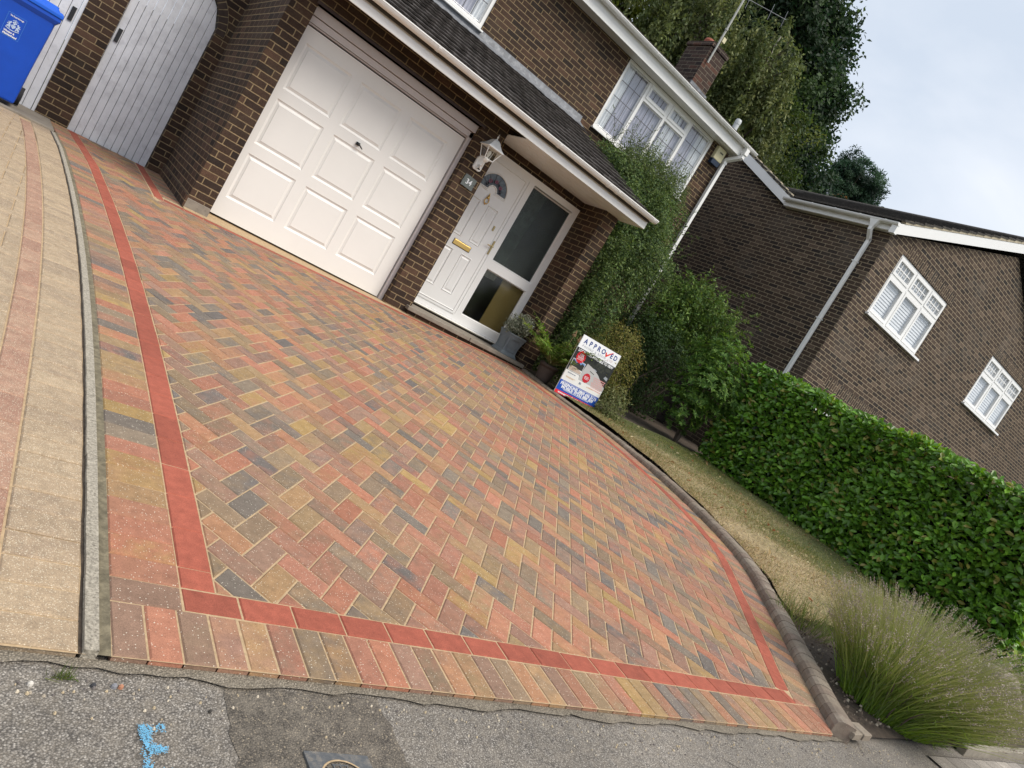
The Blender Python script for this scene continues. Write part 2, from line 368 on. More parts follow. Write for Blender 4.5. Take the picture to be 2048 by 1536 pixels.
def asphalt(name, stones, sand_amt, edge=None):
    m, t, b = nodes(name); P = objco(t)
    vo = t.nodes.new('ShaderNodeTexVoronoi'); vo.inputs['Scale'].default_value = 215; t.links.new(P, vo.inputs['Vector'])
    wn = t.nodes.new('ShaderNodeTexWhiteNoise'); wn.noise_dimensions = '3D'; t.links.new(vo.outputs['Color'], wn.inputs['Vector'])
    c = ramp(t, wn.outputs['Value'], [(0, stones[0]), (.5, stones[1]), (.85, stones[2]), (1, stones[3])])
    c = mixc(t, ramp(t, vo.outputs['Distance'], [(.35, (0, 0, 0)), (.7, (1, 1, 1))]), c, tuple(x * .6 for x in stones[0]))
    c = mixc(t, ramp(t, noise(t, 26, 6, .7, P), [(.38, (.04,) * 3), (.68, (.42,) * 3)]), c, (.33, .285, .225))
    big = noise(t, 3.2, 6, .65, P); fine = noise(t, 42, 5, .7, P)
    sx = t.nodes.new('ShaderNodeSeparateXYZ'); t.links.new(P, sx.inputs[0])
    # dry sand brushed off the drive lies thickest by the kerb line (y about -6.95) and thins out into the road
    mr = t.nodes.new('ShaderNodeMapRange'); mr.inputs[1].default_value = -7.35; mr.inputs[2].default_value = -6.93; t.links.new(sx.outputs[1], mr.inputs[0])
    s = math_(t, 'ADD', math_(t, 'ADD', math_(t, 'MULTIPLY', big, .9), math_(t, 'MULTIPLY', fine, .8)), math_(t, 'MULTIPLY', mr.outputs[0], sand_amt))
    s = ramp(t, s, [(1.08, (0, 0, 0)), (1.34, (1, 1, 1))])
    c = mixc(t, math_(t, 'MULTIPLY', s, .72), c, (.46, .355, .225))
    c = mixc(t, 1.0, c, ramp(t, noise(t, 1.6, 4, .6, P), [(.3, (.8,) * 3), (.7, (1.15,) * 3)]), 'MULTIPLY')
    t.links.new(c, b.inputs['Base Color']); b.inputs['Roughness'].default_value = .9; b.inputs['Specular IOR Level'].default_value = .3
    bump(t, b, math_(t, 'SUBTRACT', math_(t, 'MULTIPLY', fine, .9), math_(t, 'MULTIPLY', vo.outputs['Distance'], .7)), .8, .006)
    return m
M_['road'] = asphalt('asphalt_old', [(.15, .135, .12), (.255, .232, .205), (.34, .312, .275), (.50, .46, .41)], .66)
M_['stripc'] = asphalt('strip_concrete', [(.17, .145, .11), (.23, .195, .145), (.30, .26, .20), (.40, .35, .28)], .62)
M_['road2'] = asphalt('asphalt_patch', [(.085, .075, .064), (.13, .112, .093), (.17, .145, .115), (.34, .28, .20)], .05)

# ------------------------------------------------------------------ ground: terrain, road, drive, kerb, lawn
def drape(name, polyrows, mat, off, kind='structure', fz=None, cols=None):
    # polyrows: list of rows, every row a list of (x,y); quads between rows
    V = []; F = []; n = len(polyrows[0])
    for r in polyrows:
        for x, y in r: V.append((x, y, (fz or gz)(x, y) + off))
    for i in range(len(polyrows) - 1):
        for j in range(n - 1): F.append([i * n + j, i * n + j + 1, (i + 1) * n + j + 1, (i + 1) * n + j])
    me = new_mesh(name, V, F, mat, smooth=True, cols=[cols(*v[:2]) for v in V] if cols else None, col_domain='POINT')
    me.update()
    if sum(p.normal.z for p in me.polygons) < 0: me.flip_normals()
    return tag(link(name, me), kind=kind)
def lin(a, b, n): return [a + (b - a) * i / (n - 1) for i in range(n)]

xs_ = [-300, -120, -60, -30, -15, -9, -6] + lin(-5, 14, 12) + [17, 30, 60, 120, 300]
ys_ = [-300, -120, -60, -30, -15, -12] + lin(-9.5, 0, 10) + [3, 8, 15, 30, 60, 120, 300]
M_['earth'] = plain('ground_earth', (.075, .085, .04), .95, .4, 3, .5, 20)
drape('ground', [[(x, y) for x in xs_] for y in ys_], M_['earth'], -.15)

_lb = np.array([(-6.86, -1.185), (-6.1, -1.172), (-5, -1.165), (-3.5, -1.18), (-1.5, -1.265), (0, -1.35), (1, -1.43), (2, -1.5)])
_lc = np.polyfit(_lb[:, 0], _lb[:, 1], 4)
def xl(y): return float(np.polyval(_lc, y))
_k = np.array([(4.40, -.26), (4.42, -.7), (4.50, -1.1), (4.62, -1.65), (4.67, -2.2), (4.60, -3.0), (4.36, -4.0), (3.97, -4.85), (3.39, -5.56), (2.84, -6.18), (2.47, -6.59), (2.235, -6.87)])
def catmull(P, n):
    P = np.array(P, float); Q = np.vstack([2 * P[0] - P[1], P, 2 * P[-1] - P[-2]]); out = []
    for i in range(1, len(Q) - 2):
        for t in np.linspace(0, 1, n, endpoint=False):
            a, b, c, d = Q[i - 1:i + 3]
            out.append(.5 * (2 * b + (c - a) * t + (2 * a - 5 * b + 4 * c - d) * t * t + (3 * b - a - 3 * c + d) * t ** 3))
    out.append(P[-1]); return np.array(out)
KERB = catmull(_k, 14)
_ko = KERB[::-1]
def xk(y): return float(np.interp(y, _ko[:, 1], _ko[:, 0]))
LEFT = np.array([(xl(y), y) for y in np.linspace(-6.85, 1.98, 160)])
def tangents(P):
    d = np.gradient(P, axis=0); return d / np.linalg.norm(d, axis=1, keepdims=True)
def offset(P, d):   # to the left of travel
    t = tangents(P); return P + np.stack([-t[:, 1], t[:, 0]], 1) * d
def resample(P, step):
    s = np.concatenate([[0], np.cumsum(np.linalg.norm(np.diff(P, axis=0), axis=1))]); n = int(s[-1] / step)
    q = np.arange(n + 1) * step
    return np.stack([np.interp(q, s, P[:, 0]), np.interp(q, s, P[:, 1])], 1)
def clip(poly, a, n):   # keep the side where (p-a).n >= 0
    out = []; m = len(poly)
    for i in range(m):
        p, q = poly[i], poly[(i + 1) % m]; dp = (p[0] - a[0]) * n[0] + (p[1] - a[1]) * n[1]; dq = (q[0] - a[0]) * n[0] + (q[1] - a[1]) * n[1]
        if dp >= 0: out.append(p)
        if dp * dq < 0: t = dp / (dp - dq); out.append((p[0] + (q[0] - p[0]) * t, p[1] + (q[1] - p[1]) * t))
    return out
def area(p): return .5 * sum(p[i][0] * p[(i + 1) % len(p)][1] - p[(i + 1) % len(p)][0] * p[i][1] for i in range(len(p)))
def inset(poly, d):
    out = list(poly); m = len(poly)
    for i in range(m):
        p, q = poly[i], poly[(i + 1) % m]; ex, ey = q[0] - p[0], q[1] - p[1]; l = math.hypot(ex, ey)
        if l < 1e-6: continue
        n = (-ey / l, ex / l); out = clip(out, (p[0] + n[0] * d, p[1] + n[1] * d), n)
        if len(out) < 3: return []
    return out
def dedupe(p):
    o = []
    for q in p:
        if not o or math.hypot(q[0] - o[-1][0], q[1] - o[-1][1]) > .0015: o.append(q)
    if len(o) > 1 and math.hypot(o[0][0] - o[-1][0], o[0][1] - o[-1][1]) < .0015: o.pop()
    return o
def block(mb, poly, c, c2, gap=.0023, cham=.0042, drop=.0042, jit=.0012, off=0.0, fz=gz):
    poly = dedupe(poly)
    if len(poly) < 3: return
    if area(poly) < 0: poly = poly[::-1]
    o = dedupe(inset(poly, gap))
    if len(o) < 3 or area(o) < 2e-4: return
    i_ = dedupe(inset(o, cham)); dz = off + random.uniform(-jit, jit)
    if len(i_) == len(o):
        tilt = (random.uniform(-.004, .004), random.uniform(-.004, .004)); cx = sum(p[0] for p in o) / len(o); cy = sum(p[1] for p in o) / len(o)
        z = lambda p: fz(*p) + dz + tilt[0] * (p[0] - cx) + tilt[1] * (p[1] - cy)
        n = len(o)
        V = [(p[0], p[1], z(p)) for p in i_] + [(p[0], p[1], z(p) - drop) for p in o] + [(p[0], p[1], z(p) - .035) for p in o]
        F = [list(range(n))] + [[k, n + k, n + (k + 1) % n, (k + 1) % n] for k in range(n)] + [[n + k, 2 * n + k, 2 * n + (k + 1) % n, n + (k + 1) % n] for k in range(n)]
    else:
        n = len(o); V = [(p[0], p[1], fz(*p) + dz) for p in o] + [(p[0], p[1], fz(*p) + dz - .035) for p in o]
        F = [list(range(n))] + [[k, n + k, n + (k + 1) % n, (k + 1) % n] for k in range(n)]
    b = len(mb.V); mb.V += V
    for f in F: mb.F.append([q + b for q in f]); mb.C.append(c); mb.C2.append(c2)

PAL = [(.40, .150, .088), (.375, .165, .10), (.38, .225, .105), (.315, .21, .105), (.265, .185, .105), (.26, .155, .11), (.205, .165, .12), (.115, .112, .112), (.30, .16, .115), (.38, .245, .085), (.155, .140, .122), (.43, .17, .105), (.40, .195, .10), (.235, .165, .105), (.36, .145, .095)]
RED = (.335, .092, .058)
def pcol():
    a = random.choice(PAL); b = random.choice(PAL) if random.random() < .85 else a
    b = tuple(.45 * u + .55 * v for u, v in zip(a, b)); s = random.uniform(.84, 1.06); dust = (.285, .195, .128); f = lambda c: tuple((x * .78 + d_ * .22) * s for x, d_ in zip(c, dust))
    return f(a), f(b)
def rcol(): s = random.uniform(.82, 1.08); return tuple(x * s for x in RED)

drv = MB()
# interior herringbone at 45 degrees, cut to the red borders
redL = offset(LEFT, -.285)           # right of the left edge
redR = offset(KERB, -.285)           # KERB runs front-ward (decreasing y); inside of drive is on its right side
tL, tR = tangents(redL), tangents(redR)
W_ = .1; ca = math.sqrt(.5)
def toW(p, q): return (1.6 + (p - q) * ca * .82, -3.2 + (p + q) * ca * 1.08)
YF = -6.55; YB = -.36; XB = -.57
for n in range(-75, 76):
    for m in range(-40, 41):
        for (a0, a1, b0, b1) in ((n + 4 * m, n + 4 * m + 2, n, n + 1), (n + 2 + 4 * m, n + 3 + 4 * m, n - 1, n + 1)):
            P = [toW(a0 * W_, b0 * W_), toW(a1 * W_, b0 * W_), toW(a1 * W_, b1 * W_), toW(a0 * W_, b1 * W_)]
            cx = sum(p[0] for p in P) / 4; cy = sum(p[1] for p in P) / 4
            if cy < YF - .2 or cy > 2.1 or cx < -1.6 or cx > 4.9 or (cy > YB + .2 and cx > XB + .2): continue
            poly = clip(P, (0, YF), (0, 1)); poly = clip(poly, (0, 1.97), (0, -1)) if poly else poly
            if max(p[1] for p in P) > YB and max(p[0] for p in P) > XB:
                poly = clip(poly, (XB, 0), (-1, 0)) if cx < XB else clip(poly, (0, YB), (0, -1))
            if poly:
                k = int(np.argmin(((redL - (cx, cy)) ** 2).sum(1))); poly = clip(poly, redL[k], (tL[k][1], -tL[k][0]))
            if poly:
                k = int(np.argmin(((redR - (cx, cy)) ** 2).sum(1))); poly = clip(poly, redR[k], (tR[k][1], -tR[k][0])) if cx > .5 else poly
            if len(poly) >= 3:
                c, c2 = pcol(); block(drv, poly, c, c2)
def strip(mb, P, d0, d1, step, colf, clips=(), off=0.0, gap=.0018):
    A = resample(P, step); T = tangents(A); Nn = np.stack([-T[:, 1], T[:, 0]], 1)
    O0 = A + Nn * d0; O1 = A + Nn * d1
    for i in range(len(A) - 1):
        poly = [tuple(O0[i]), tuple(O0[i + 1]), tuple(O1[i + 1]), tuple(O1[i])]
        for a, n in clips:
            poly = clip(poly, a, n)
            if len(poly) < 3: break
        if len(poly) >= 3:
            c, c2 = colf(); block(mb, poly, c, c2, off=off, gap=gap)
one = lambda f: (lambda: (lambda c: (c, c))(f()))
LU = np.array([(xl(y), y) for y in np.linspace(-6.65, 1.98, 160)])
strip(drv, LU, 0, -.184, .1, pcol)
strip(drv, LU, -.184, -.285, .2, one(rcol), [((0, YF), (0, 1))])
KR = KERB[KERB[:, 1] > -7.0]
strip(drv, KR, 0, -.184, .1, pcol, [((0, -6.65), (0, 1)), ((0, -.25), (0, -1))])
strip(drv, KR, -.184, -.285, .2, one(rcol), [((0, -6.55), (0, 1)), ((0, -.25), (0, -1))])
# front soldier course and red stretchers, side wall border, facade border
kcl = lambda x, y: (lambda k: [(KERB[k], (tangents(KERB)[k][1], -tangents(KERB)[k][0]))])(int(np.argmin(((KERB - (x, y)) ** 2).sum(1))))
x = xl(-6.75)
while x < 2.62:
    poly = [(x, -6.85), (x + .083, -6.85), (x + .083, -6.65), (x, -6.65)]
    if x > 1.9:
        for a, n in kcl(x + .05, -6.75): poly = clip(poly, a, n)
    if len(poly) >= 3: c, c2 = pcol(); block(drv, poly, c, c2)
    x += .083
x = xl(-6.6) + .184
xe = 2.20
while x < xe:
    block(drv, [(x, -6.65), (min(x + .165, xe), -6.65), (min(x + .165, xe), -6.55), (x, -6.55)], *one(rcol)()); x += .165
y = -.15
while y < 1.95: c, c2 = pcol(); block(drv, [(-.46, y), (-.262, y), (-.262, y + .1), (-.46, y + .1)], c, c2); y += .1
y = -.35
while y < 1.95: block(drv, [(-.56, y), (-.46, y), (-.46, min(y + .2, 1.97)), (-.56, min(y + .2, 1.97))], *one(rcol)()); y += .2
x = -.46
while x < 4.1: block(drv, [(x, -.35), (x + .2, -.35), (x + .2, -.25), (x, -.25)], *one(rcol)()); x += .2
o = drv.build('driveway', M_['paver'], col=True, uv=False); tag(o, kind='structure')
rows = []
for y in list(np.linspace(-6.85, -.2, 40)): rows.append([(a, y) for a in lin(xl(y), xk(y), 8)])
drape('driveway_sand_bed', rows, M_['jsand'], -.0036)
drape('driveway_sand_bed', [[(a, y) for a in lin(xl(y), -.25, 3)] for y in np.linspace(-.2, 1.99, 8)], M_['jsand'], -.0036)

# left neighbour's older drive, concrete path edging between the two
nb = MB(); NC = [(.375, .28, .185), (.34, .255, .17), (.39, .295, .195), (.31, .232, .16)]; NP = [(.36, .215, .15), (.32, .185, .13), (.38, .24, .165)]
ncol = lambda: (random.choice(NC), random.choice(NC)); npk = lambda: (random.choice(NP), random.choice(NP))
LV = np.array([(xl(y), y) for y in np.linspace(-6.85, .92, 120)])
strip(nb, LV, .065, .245, .105, ncol, gap=.0028); strip(nb, LV, .247, .345, .2, npk, gap=.003)
nbL = offset(LV, .345); tN = tangents(nbL)
for n in range(-60, 61):
    for m in range(-30, 31):
        for (a0, a1, b0, b1) in ((n + 4 * m, n + 4 * m + 2, n, n + 1), (n + 2 + 4 * m, n + 3 + 4 * m, n - 1, n + 1)):
            P = [(-3 + a0 * W_, -3 + b0 * W_), (-3 + a1 * W_, -3 + b0 * W_), (-3 + a1 * W_, -3 + b1 * W_), (-3 + a0 * W_, -3 + b1 * W_)]
            cx = sum(p[0] for p in P) / 4; cy = sum(p[1] for p in P) / 4
            if cy < -6.8 or cy > 1.0 or cx < -4.2 or cx > -1.3: continue
            k = int(np.argmin(((nbL - (cx, cy)) ** 2).sum(1))); poly = clip(P, nbL[k], (-tN[k][1], tN[k][0])); poly = clip(poly, (0, .92), (0, -1)) if poly else poly
            poly = clip(poly, (0, -6.85), (0, 1)) if len(poly) > 2 else poly
            if len(poly) >= 3: c, c2 = ncol(); block(nb, poly, c, c2, gap=.0028)
tag(nb.build('neighbour_drive', M_['paver_n'], col=True, uv=False), kind='structure')
drape('neighbour_drive_sand_bed', [[(a, y) for a in lin(-4.3, xl(y) - .05, 5)] for y in np.linspace(-6.85, .95, 12)], M_['jsand'], -.0055)
ed = MB()
A = resample(np.array([(xl(y), y) for y in np.linspace(-6.85, 1.0, 200)]), .455); 
for i in range(len(A) - 1):
    sub = [A[i] + (A[i + 1] - A[i]) * t for t in (.002, .2, .4, .6, .8, .997)]
    for a, b in zip(sub[:-1], sub[1:]):
        ja, jb = random.uniform(-.0015, .0015), 0
        za, zb = gz(*a) + .006, gz(*b) + .006
        ed.hexa([(a[0] - .060 + ja, a[1], za - .05), (a[0] - .026, a[1], za - .05), (b[0] - .026, b[1], zb - .05), (b[0] - .060 + ja, b[1], zb - .05), (a[0] - .058 + ja, a[1], za), (a[0] - .027, a[1], za), (b[0] - .027, b[1], zb), (b[0] - .058 + ja, b[1], zb)])
M_['edging'] = plain('edging_concrete', (.42, .375, .30), .95, .4, 90, 1.0, 190, dirt=((.09, .075, .055), 150, .9))
tag(ed.build('path_edging', M_['edging']), kind='structure')
M_['haunch'] = plain('mortar_haunch', (.20, .17, .11), .95, .5, 30, 1.0, 110, dirt=((.10, .085, .055), 45, .8))
drape('mortar_haunch', [[(xl(y) - .027, y), (xl(y) - .012, y), (xl(y) + .002, y)] for y in np.linspace(-6.85, 1.0, 80)], M_['haunch'], -.003)
drape('edging_crack', [[(xl(y) - .0665 + .002 * math.sin(y * 17), y), (xl(y) - .058, y)] for y in np.linspace(-6.85, 1.0, 80)], M_['soil'], -.0045)
# concrete strip at the head of both drives, then the road
fr = []
for x in np.linspace(-6, 2.35, 170):
    e = -6.884 + .007 * math.sin(x * 9) + .005 * math.sin(x * 23) + random.uniform(-.006, .006)
    fr.append([(x, -6.849), (x, -6.868), (x, e)])
drape('concrete_strip', fr, M_['stripc'], -.016)
drape('road', [[(x, y) for x in np.linspace(-12, 14, 60)] for y in list(np.linspace(-6.80, -9.5, 14)) + [-12, -16, -22]], M_['road'], -.024)
def ragged(P, amp=.012, step=.03):
    out = []; n = len(P)
    for i in range(n):
        a, b = np.array(P[i]), np.array(P[(i + 1) % n]); k = max(1, int(np.linalg.norm(b - a) / step))
        for j in range(k): out.append(tuple(a + (b - a) * j / k + RNG.normal(0, amp, 2)))
    return out
def flat_poly(name, P, mat, off):
    cx = sum(p[0] for p in P) / len(P); cy = sum(p[1] for p in P) / len(P)
    V = [(p[0], p[1], gz(*p) + off) for p in P] + [(cx, cy, gz(cx, cy) + off)]; n = len(P)
    me = new_mesh(name, V, [[i, (i + 1) % n, n] for i in range(n)], mat); me.update()
    if sum(p.normal.z for p in me.polygons) < 0: me.flip_normals()
    return link(name, me)
tag(flat_poly('road_patch', ragged([(-.915, -6.886), (-.47, -6.880), (-.452, -7.25), (-.44, -7.75), (-.98, -7.75), (-.93, -7.25)], .005), M_['road2'], -.0225), kind='structure')
tag(flat_poly('road_patch', ragged([(.62, -7.06), (1.9, -6.98), (4.2, -7.3), (4.2, -8.6), (.9, -8.6)], .006), M_['road'], -.0225), kind='structure')

# kerb of dark setts along the right of the drive
kb = MB(); KC = [(.20, .160, .122), (.23, .19, .145), (.175, .14, .11), (.25, .21, .165), (.21, .16, .125)]
A = resample(KERB, .1005); T = tangents(A)
prof = [(0, -.05), (0, .030), (.010, .052), (.028, .064), (.055, .068), (.105, .066), (.105, -.05)]
for i in range(len(A) - 1):
    c = random.choice(KC); c2 = random.choice(KC); dz = random.uniform(-.003, .003); g = .0032
    rings = []
    for p, t in ((A[i] + T[i] * g, T[i]), (A[i + 1] - T[i] * g, T[i + 1])):
        nx, ny = -t[1], t[0]
        kh = float(np.interp(p[1], [-3.2, -1.7], [1, .5])); rings.append([(p[0] + nx * (d + .001), p[1] + ny * (d + .001), gz(*p) + (h * kh if h > 0 else h) + dz) for d, h in prof])
    n = len(prof); V = rings[0] + rings[1]
    F = [[k, (k + 1) % n, n + (k + 1) % n, n + k] for k in range(n)] + [list(range(n))[::-1], list(range(n, 2 * n))]
    b = len(kb.V); kb.V += V
    for f in F: kb.F.append([q + b for q in f]); kb.C.append(c); kb.C2.append(c2)
# two small setts return along the bed
for j, x in enumerate((2.345, 2.45)):
    block(kb, [(x, -6.90), (x + .1, -6.895), (x + .1, -6.80), (x, -6.80)], KC[3], KC[1], off=.052, gap=.0025)
o = kb.build('kerb', M_['kerbst'], col=True, uv=False); tag(o, kind='structure')
be = MB()
for i in range(6):
    x0 = 3.95 + i * .6; x1 = x0 + .596
    be.hexa([(x0, -6.89 + i * .012, gz(x0, -6.9) - .05), (x1, -6.885 + i * .012, gz(x1, -6.9) - .05), (x1, -6.83 + i * .012, gz(x1, -6.9) - .05), (x0, -6.835 + i * .012, gz(x0, -6.9) - .05),
             (x0, -6.89 + i * .012, gz(x0, -6.9) + .035), (x1, -6.885 + i * .012, gz(x1, -6.9) + .035), (x1, -6.83 + i * .012, gz(x1, -6.9) + .035), (x0, -6.835 + i * .012, gz(x0, -6.9) + .035)])
tag(be.build('bed_edging', M_['conc'], bevel=.006), kind='structure')

# soil bed, lawn
def xsoil(y): return xk(max(y, -6.87)) + .10
rows = [[(xsoil(y) + (10.1 - xsoil(y)) * t, y) for t in np.linspace(0, 1, 46)] for y in np.linspace(-6.84, 1.9, 90)]
def gsoil(x, y): return gz(x, y) + .007 * math.sin(x * 7 + y * 3) + .006 * math.sin(y * 11 - x * 4) + .004 * math.sin(31 * x + 17 * y)
drape('soil_bed', rows, M_['soil'], .004, fz=gsoil)
def lawn_lo(x): return -5.55 if x < 4.6 else (-5.55 + (x - 4.6) * .15)
lr = []
for x in np.linspace(0, 1, 30):
    r = []
    for y in np.linspace(-5.7, -.6, 60): a = xsoil(y) + .13 + .02 * math.sin(y * 6); r.append((a + (8.05 + .05 * math.sin(5 * y) - a) * x, y))
    lr.append(r)
def glawn(x, y): return gz(x, y) + .012 * math.sin(x * 2.1 + y) + .006 * math.sin(y * 6 + x * 5) + .052
m, t, b = nodes('dry_lawn'); P = objco(t)
va = t.nodes.new('ShaderNodeVertexColor'); va.layer_name = 'Col'; sv_ = t.nodes.new('ShaderNodeSeparateColor'); t.links.new(va.outputs[0], sv_.inputs[0])
c = ramp(t, math_(t, 'ADD', math_(t, 'MULTIPLY', noise(t, 2.4, 7, .7, P), .8), math_(t, 'MULTIPLY', sv_.outputs[0], .6)), [(.46, (.10, .115, .032)), (.62, (.20, .185, .075)), (.76, (.33, .265, .13)), (.92, (.43, .33, .18))])
c = mixc(t, 1.0, c, ramp(t, noise(t, 22, 7, .8, P), [(.36, (.42,) * 3), (.66, (1.25,) * 3)]), 'MULTIPLY')
t.links.new(c, b.inputs['Base Color']); b.inputs['Roughness'].default_value = .95; bump(t, b, noise(t, 120, 5, .75, P), 1.0, .012); M_['lawn'] = m
def dryness(x, y): d = x - xsoil(y); v = min(1, max(0, .95 - .30 * d + .18 * math.sin(y * 2.1 + x))) * min(1, max(.35, (-y - .2) / 2.6)); return (v, v, v)
drape('lawn', lr, M_['lawn'], 0.0, fz=glawn, cols=dryness)
n = 80000
u = RNG.random(n); yy = RNG.uniform(-5.75, -.7, n); xa = np.array([xsoil(y) for y in yy]) + .12; xx = xa + (8.1 - xa) * u ** 1.3
keep = RNG.random(n) < np.clip(.55 + .5 * np.sin(xx * 2.3 + yy * 1.7) * np.sin(yy * 2.9 - xx), .2, 1); xx, yy = xx[keep], yy[keep]; n = len(xx)
pz = np.array([glawn(a, b_) for a, b_ in zip(xx, yy)])
dry = np.array([dryness(a, b_)[0] for a, b_ in zip(xx, yy)]) * .85
C = np.where((RNG.random(n) < dry)[:, None], pick(n, [(.44, .34, .18), (.34, .25, .13), (.54, .44, .27), (.24, .18, .10)], .3), pick(n, [(.09, .13, .025), (.14, .17, .04), (.20, .20, .07), (.26, .23, .10)], .3))
D = np.stack([RNG.normal(0, .9, n), RNG.normal(0, .9, n), np.ones(n)], 1)
tag(blades('grass', np.stack([xx, yy, pz - .004], 1), D, RNG.uniform(.016, .044, n), .0048, None, C, M_['blade'], seg=1), kind='stuff')
# pavement of small grey setts beyond the bed, neighbour's pale drive beyond the hedge
M_['pave'] = brick('grey_paving', (.20, .18, .16), (.30, .27, .235), (.38, .34, .29), (.12, .105, .085), .22, .11, .004)
drape('pavement', [[(x, y) for x in np.linspace(3.3, 12, 20)] for y in np.linspace(-6.92 , -7.6, 4)], M_['pave'], -.012)
M_['pave2'] = brick('pale_drive_paving', (.34, .34, .35), (.42, .42, .43), (.50, .50, .50), (.22, .21, .20), .3, .10, .004)
drape('neighbour_path', [[(x, y) for x in np.linspace(9.7, 22, 20)] for y in np.linspace(-6.84, -3.6, 8)], M_['pave2'], .03)

# ------------------------------------------------------------------ the brick house
FX = lambda y: (lambda u, v, t: (u, y + t, v))          # wall facing -Y
house = thing('brick_house', 'dark brown brick two storey house with white garage door and white front door', 'house', (2.2, 1.0, 0))
Z0 = -.14
wl = MB()
# projecting garage and porch: front plane y=-.15, openings for garage and porch recess
wl.grid_wall(-.255, 4.62, Z0, 2.62, [(-.012, 2.19, Z0 - .001, 2.375), (2.52, 4.37, Z0 - .001, 2.52)], FX(-.15), 0, .15)
wl.face([(2.52, 0, Z0), (2.52, .40, Z0), (2.52, .40, 2.5), (2.52, 0, 2.5)]); wl.face([(4.37, 0, Z0), (4.37, 0, 2.5), (4.37, .42, 2.5), (4.37, .42, Z0)])
wl.face([(-.255, -.15, Z0), (-.255, -.15, 2.62), (-.255, 2.06, 3.55), (-.255, 2.06, Z0)])
wl.face([(4.62, -.15, Z0), (4.62, 2.06, Z0), (4.62, 2.06, 3.55), (4.62, -.15, 2.62)])
# brick over the porch door and the riser under the step
wl.face([(2.52, .42, 2.37), (4.37, .42, 2.37), (4.37, .42, 2.56), (2.52, .42, 2.56)])
wl.face([(2.50, -.195, Z0), (4.42, -.195, Z0), (4.42, -.195, .08), (2.50, -.195, .08)]); wl.face([(2.50, -.195, Z0), (2.50, -.195, .08), (2.50, -.1, .08), (2.50, -.1, Z0)]); wl.face([(4.42, -.195, Z0), (4.42, -.1, Z0), (4.42, -.1, .08), (4.42, -.195, .08)])
wl.build('wall', M_['brick'], house)
# upper storey wall
up = MB(); UW = (4.90, 7.285, 3.86, 5.06); LWn = (.72, 2.487, 3.86, 5.06)
up.grid_wall(-.255, 7.76, Z0, 5.10, [UW, LWn, (-.2, 4.6, Z0 + .01, 3.45)], FX(2.05), 0, .12)
up.face([(7.76, 2.05, Z0), (7.76, 8.6, Z0), (7.76, 8.6, 5.1), (7.76, 2.05, 5.1)]); up.face([(7.76, 2.05, 5.1), (7.76, 8.6, 5.1), (7.76, 5.35, 6.45)])
up.face([(-.255, 2.3, Z0), (-.255, 2.3, 5.1), (-.255, 8.6, 5.1), (-.255, 8.6, Z0)]); up.face([(-.255, 8.6, Z0), (-.255, 8.6, 5.1), (7.76, 8.6, 5.1), (7.76, 8.6, Z0)])
up.build('wall', M_['brick'], house)
# plinth along the side of the garage
pl = MB(); pl.hexa([(-.275, -.17, Z0), (-.256, -.17, Z0), (-.256, 2.04, Z0), (-.275, 2.04, Z0), (-.275, -.17, .075), (-.256, -.17, .085), (-.256, 2.04, .085), (-.275, 2.04, .075)])
pl.build('plinth', M_['brick'], house)
pl = MB(); pl.box(-.273, -.014, -.168, -.151, Z0, .055); pl.build('plinth', M_['step'], house, bevel=.004)
li = MB(); li.box(-.03, 2.215, -.158, -.02, 2.375, 2.405); li.box(-.03, 2.215, -.166, -.15, 2.375, 2.384); li.build('lintel', M_['lintel'], house)
# lower roof: courses of interlocking tiles
rt = MB(); y0, z0, y1, z1 = -.745, 2.615, 2.06, 3.735; sl = math.hypot(y1 - y0, z1 - z0); dy, dz = (y1 - y0) / sl, (z1 - z0) / sl
NR = 12; g = sl / NR
for r in range(NR):
    x = -.42 + (.082 if r % 2 else 0)
    while x < 4.665:
        xe = min(x + .164, 4.668); s0 = r * g - .012 + random.uniform(-.006, .006); s1 = (r + 1) * g + .04; j = random.uniform(-.005, .006); h = .036
        a = max(x + .002, -.36); b_ = xe - .002
        if b_ - a > .02:
            mid = (a + b_) / 2
            def pt(xx, s, up_): return (xx, y0 + dy * s - dz * up_, z0 + dz * s + dy * up_)
            e0, e1 = h + j, .007
            rt.raw([pt(a, s0, e0 - .016), pt(b_, s0, e0 - .016), pt(b_, s1, e1 - .012), pt(a, s1, e1 - .012), pt(a, s0, e0 + .0), pt(mid, s0, e0 + .005), pt(b_, s0, e0), pt(b_, s1, e1), pt(mid, s1, e1 + .004), pt(a, s1, e1)],
                   [[0, 1, 6, 5, 4], [4, 5, 8, 9], [5, 6, 7, 8], [1, 2, 7, 6], [0, 4, 9, 3], [0, 3, 2, 1]])
        x += .164
rt.build('roof', M_['tile'], house)
# boarding under the tiles closes the roof
rb = MB(); rb.hexa([(-.34, y0 + .03, z0 - .05), (4.64, y0 + .03, z0 - .05), (4.64, y1, z1 - .045), (-.34, y1, z1 - .045), (-.34, y0 + .03, z0 - .012), (4.64, y0 + .03, z0 - .012), (4.64, y1, z1 - .012), (-.34, y1, z1 - .012)])
rb.build('roof_underside', M_['twig'], house)
lf = MB()
xs2 = lin(-.36, 4.655, 60)
for a, b_ in zip(xs2[:-1], xs2[1:]):
    f = lambda x: .010 * math.sin(x * 8) + .006 * math.sin(x * 23)
    lf.raw([(a, 2.046, 3.865), (b_, 2.046, 3.865), (b_, 2.035, 3.775), (a, 2.035, 3.775), (b_, 1.80 + f(b_), 3.668 + f(b_) * .4), (a, 1.80 + f(a), 3.668 + f(a) * .4)], [[3, 2, 1, 0], [5, 4, 2, 3]])
lf.build('lead_flashing', M_['lead'], house, smooth=True)
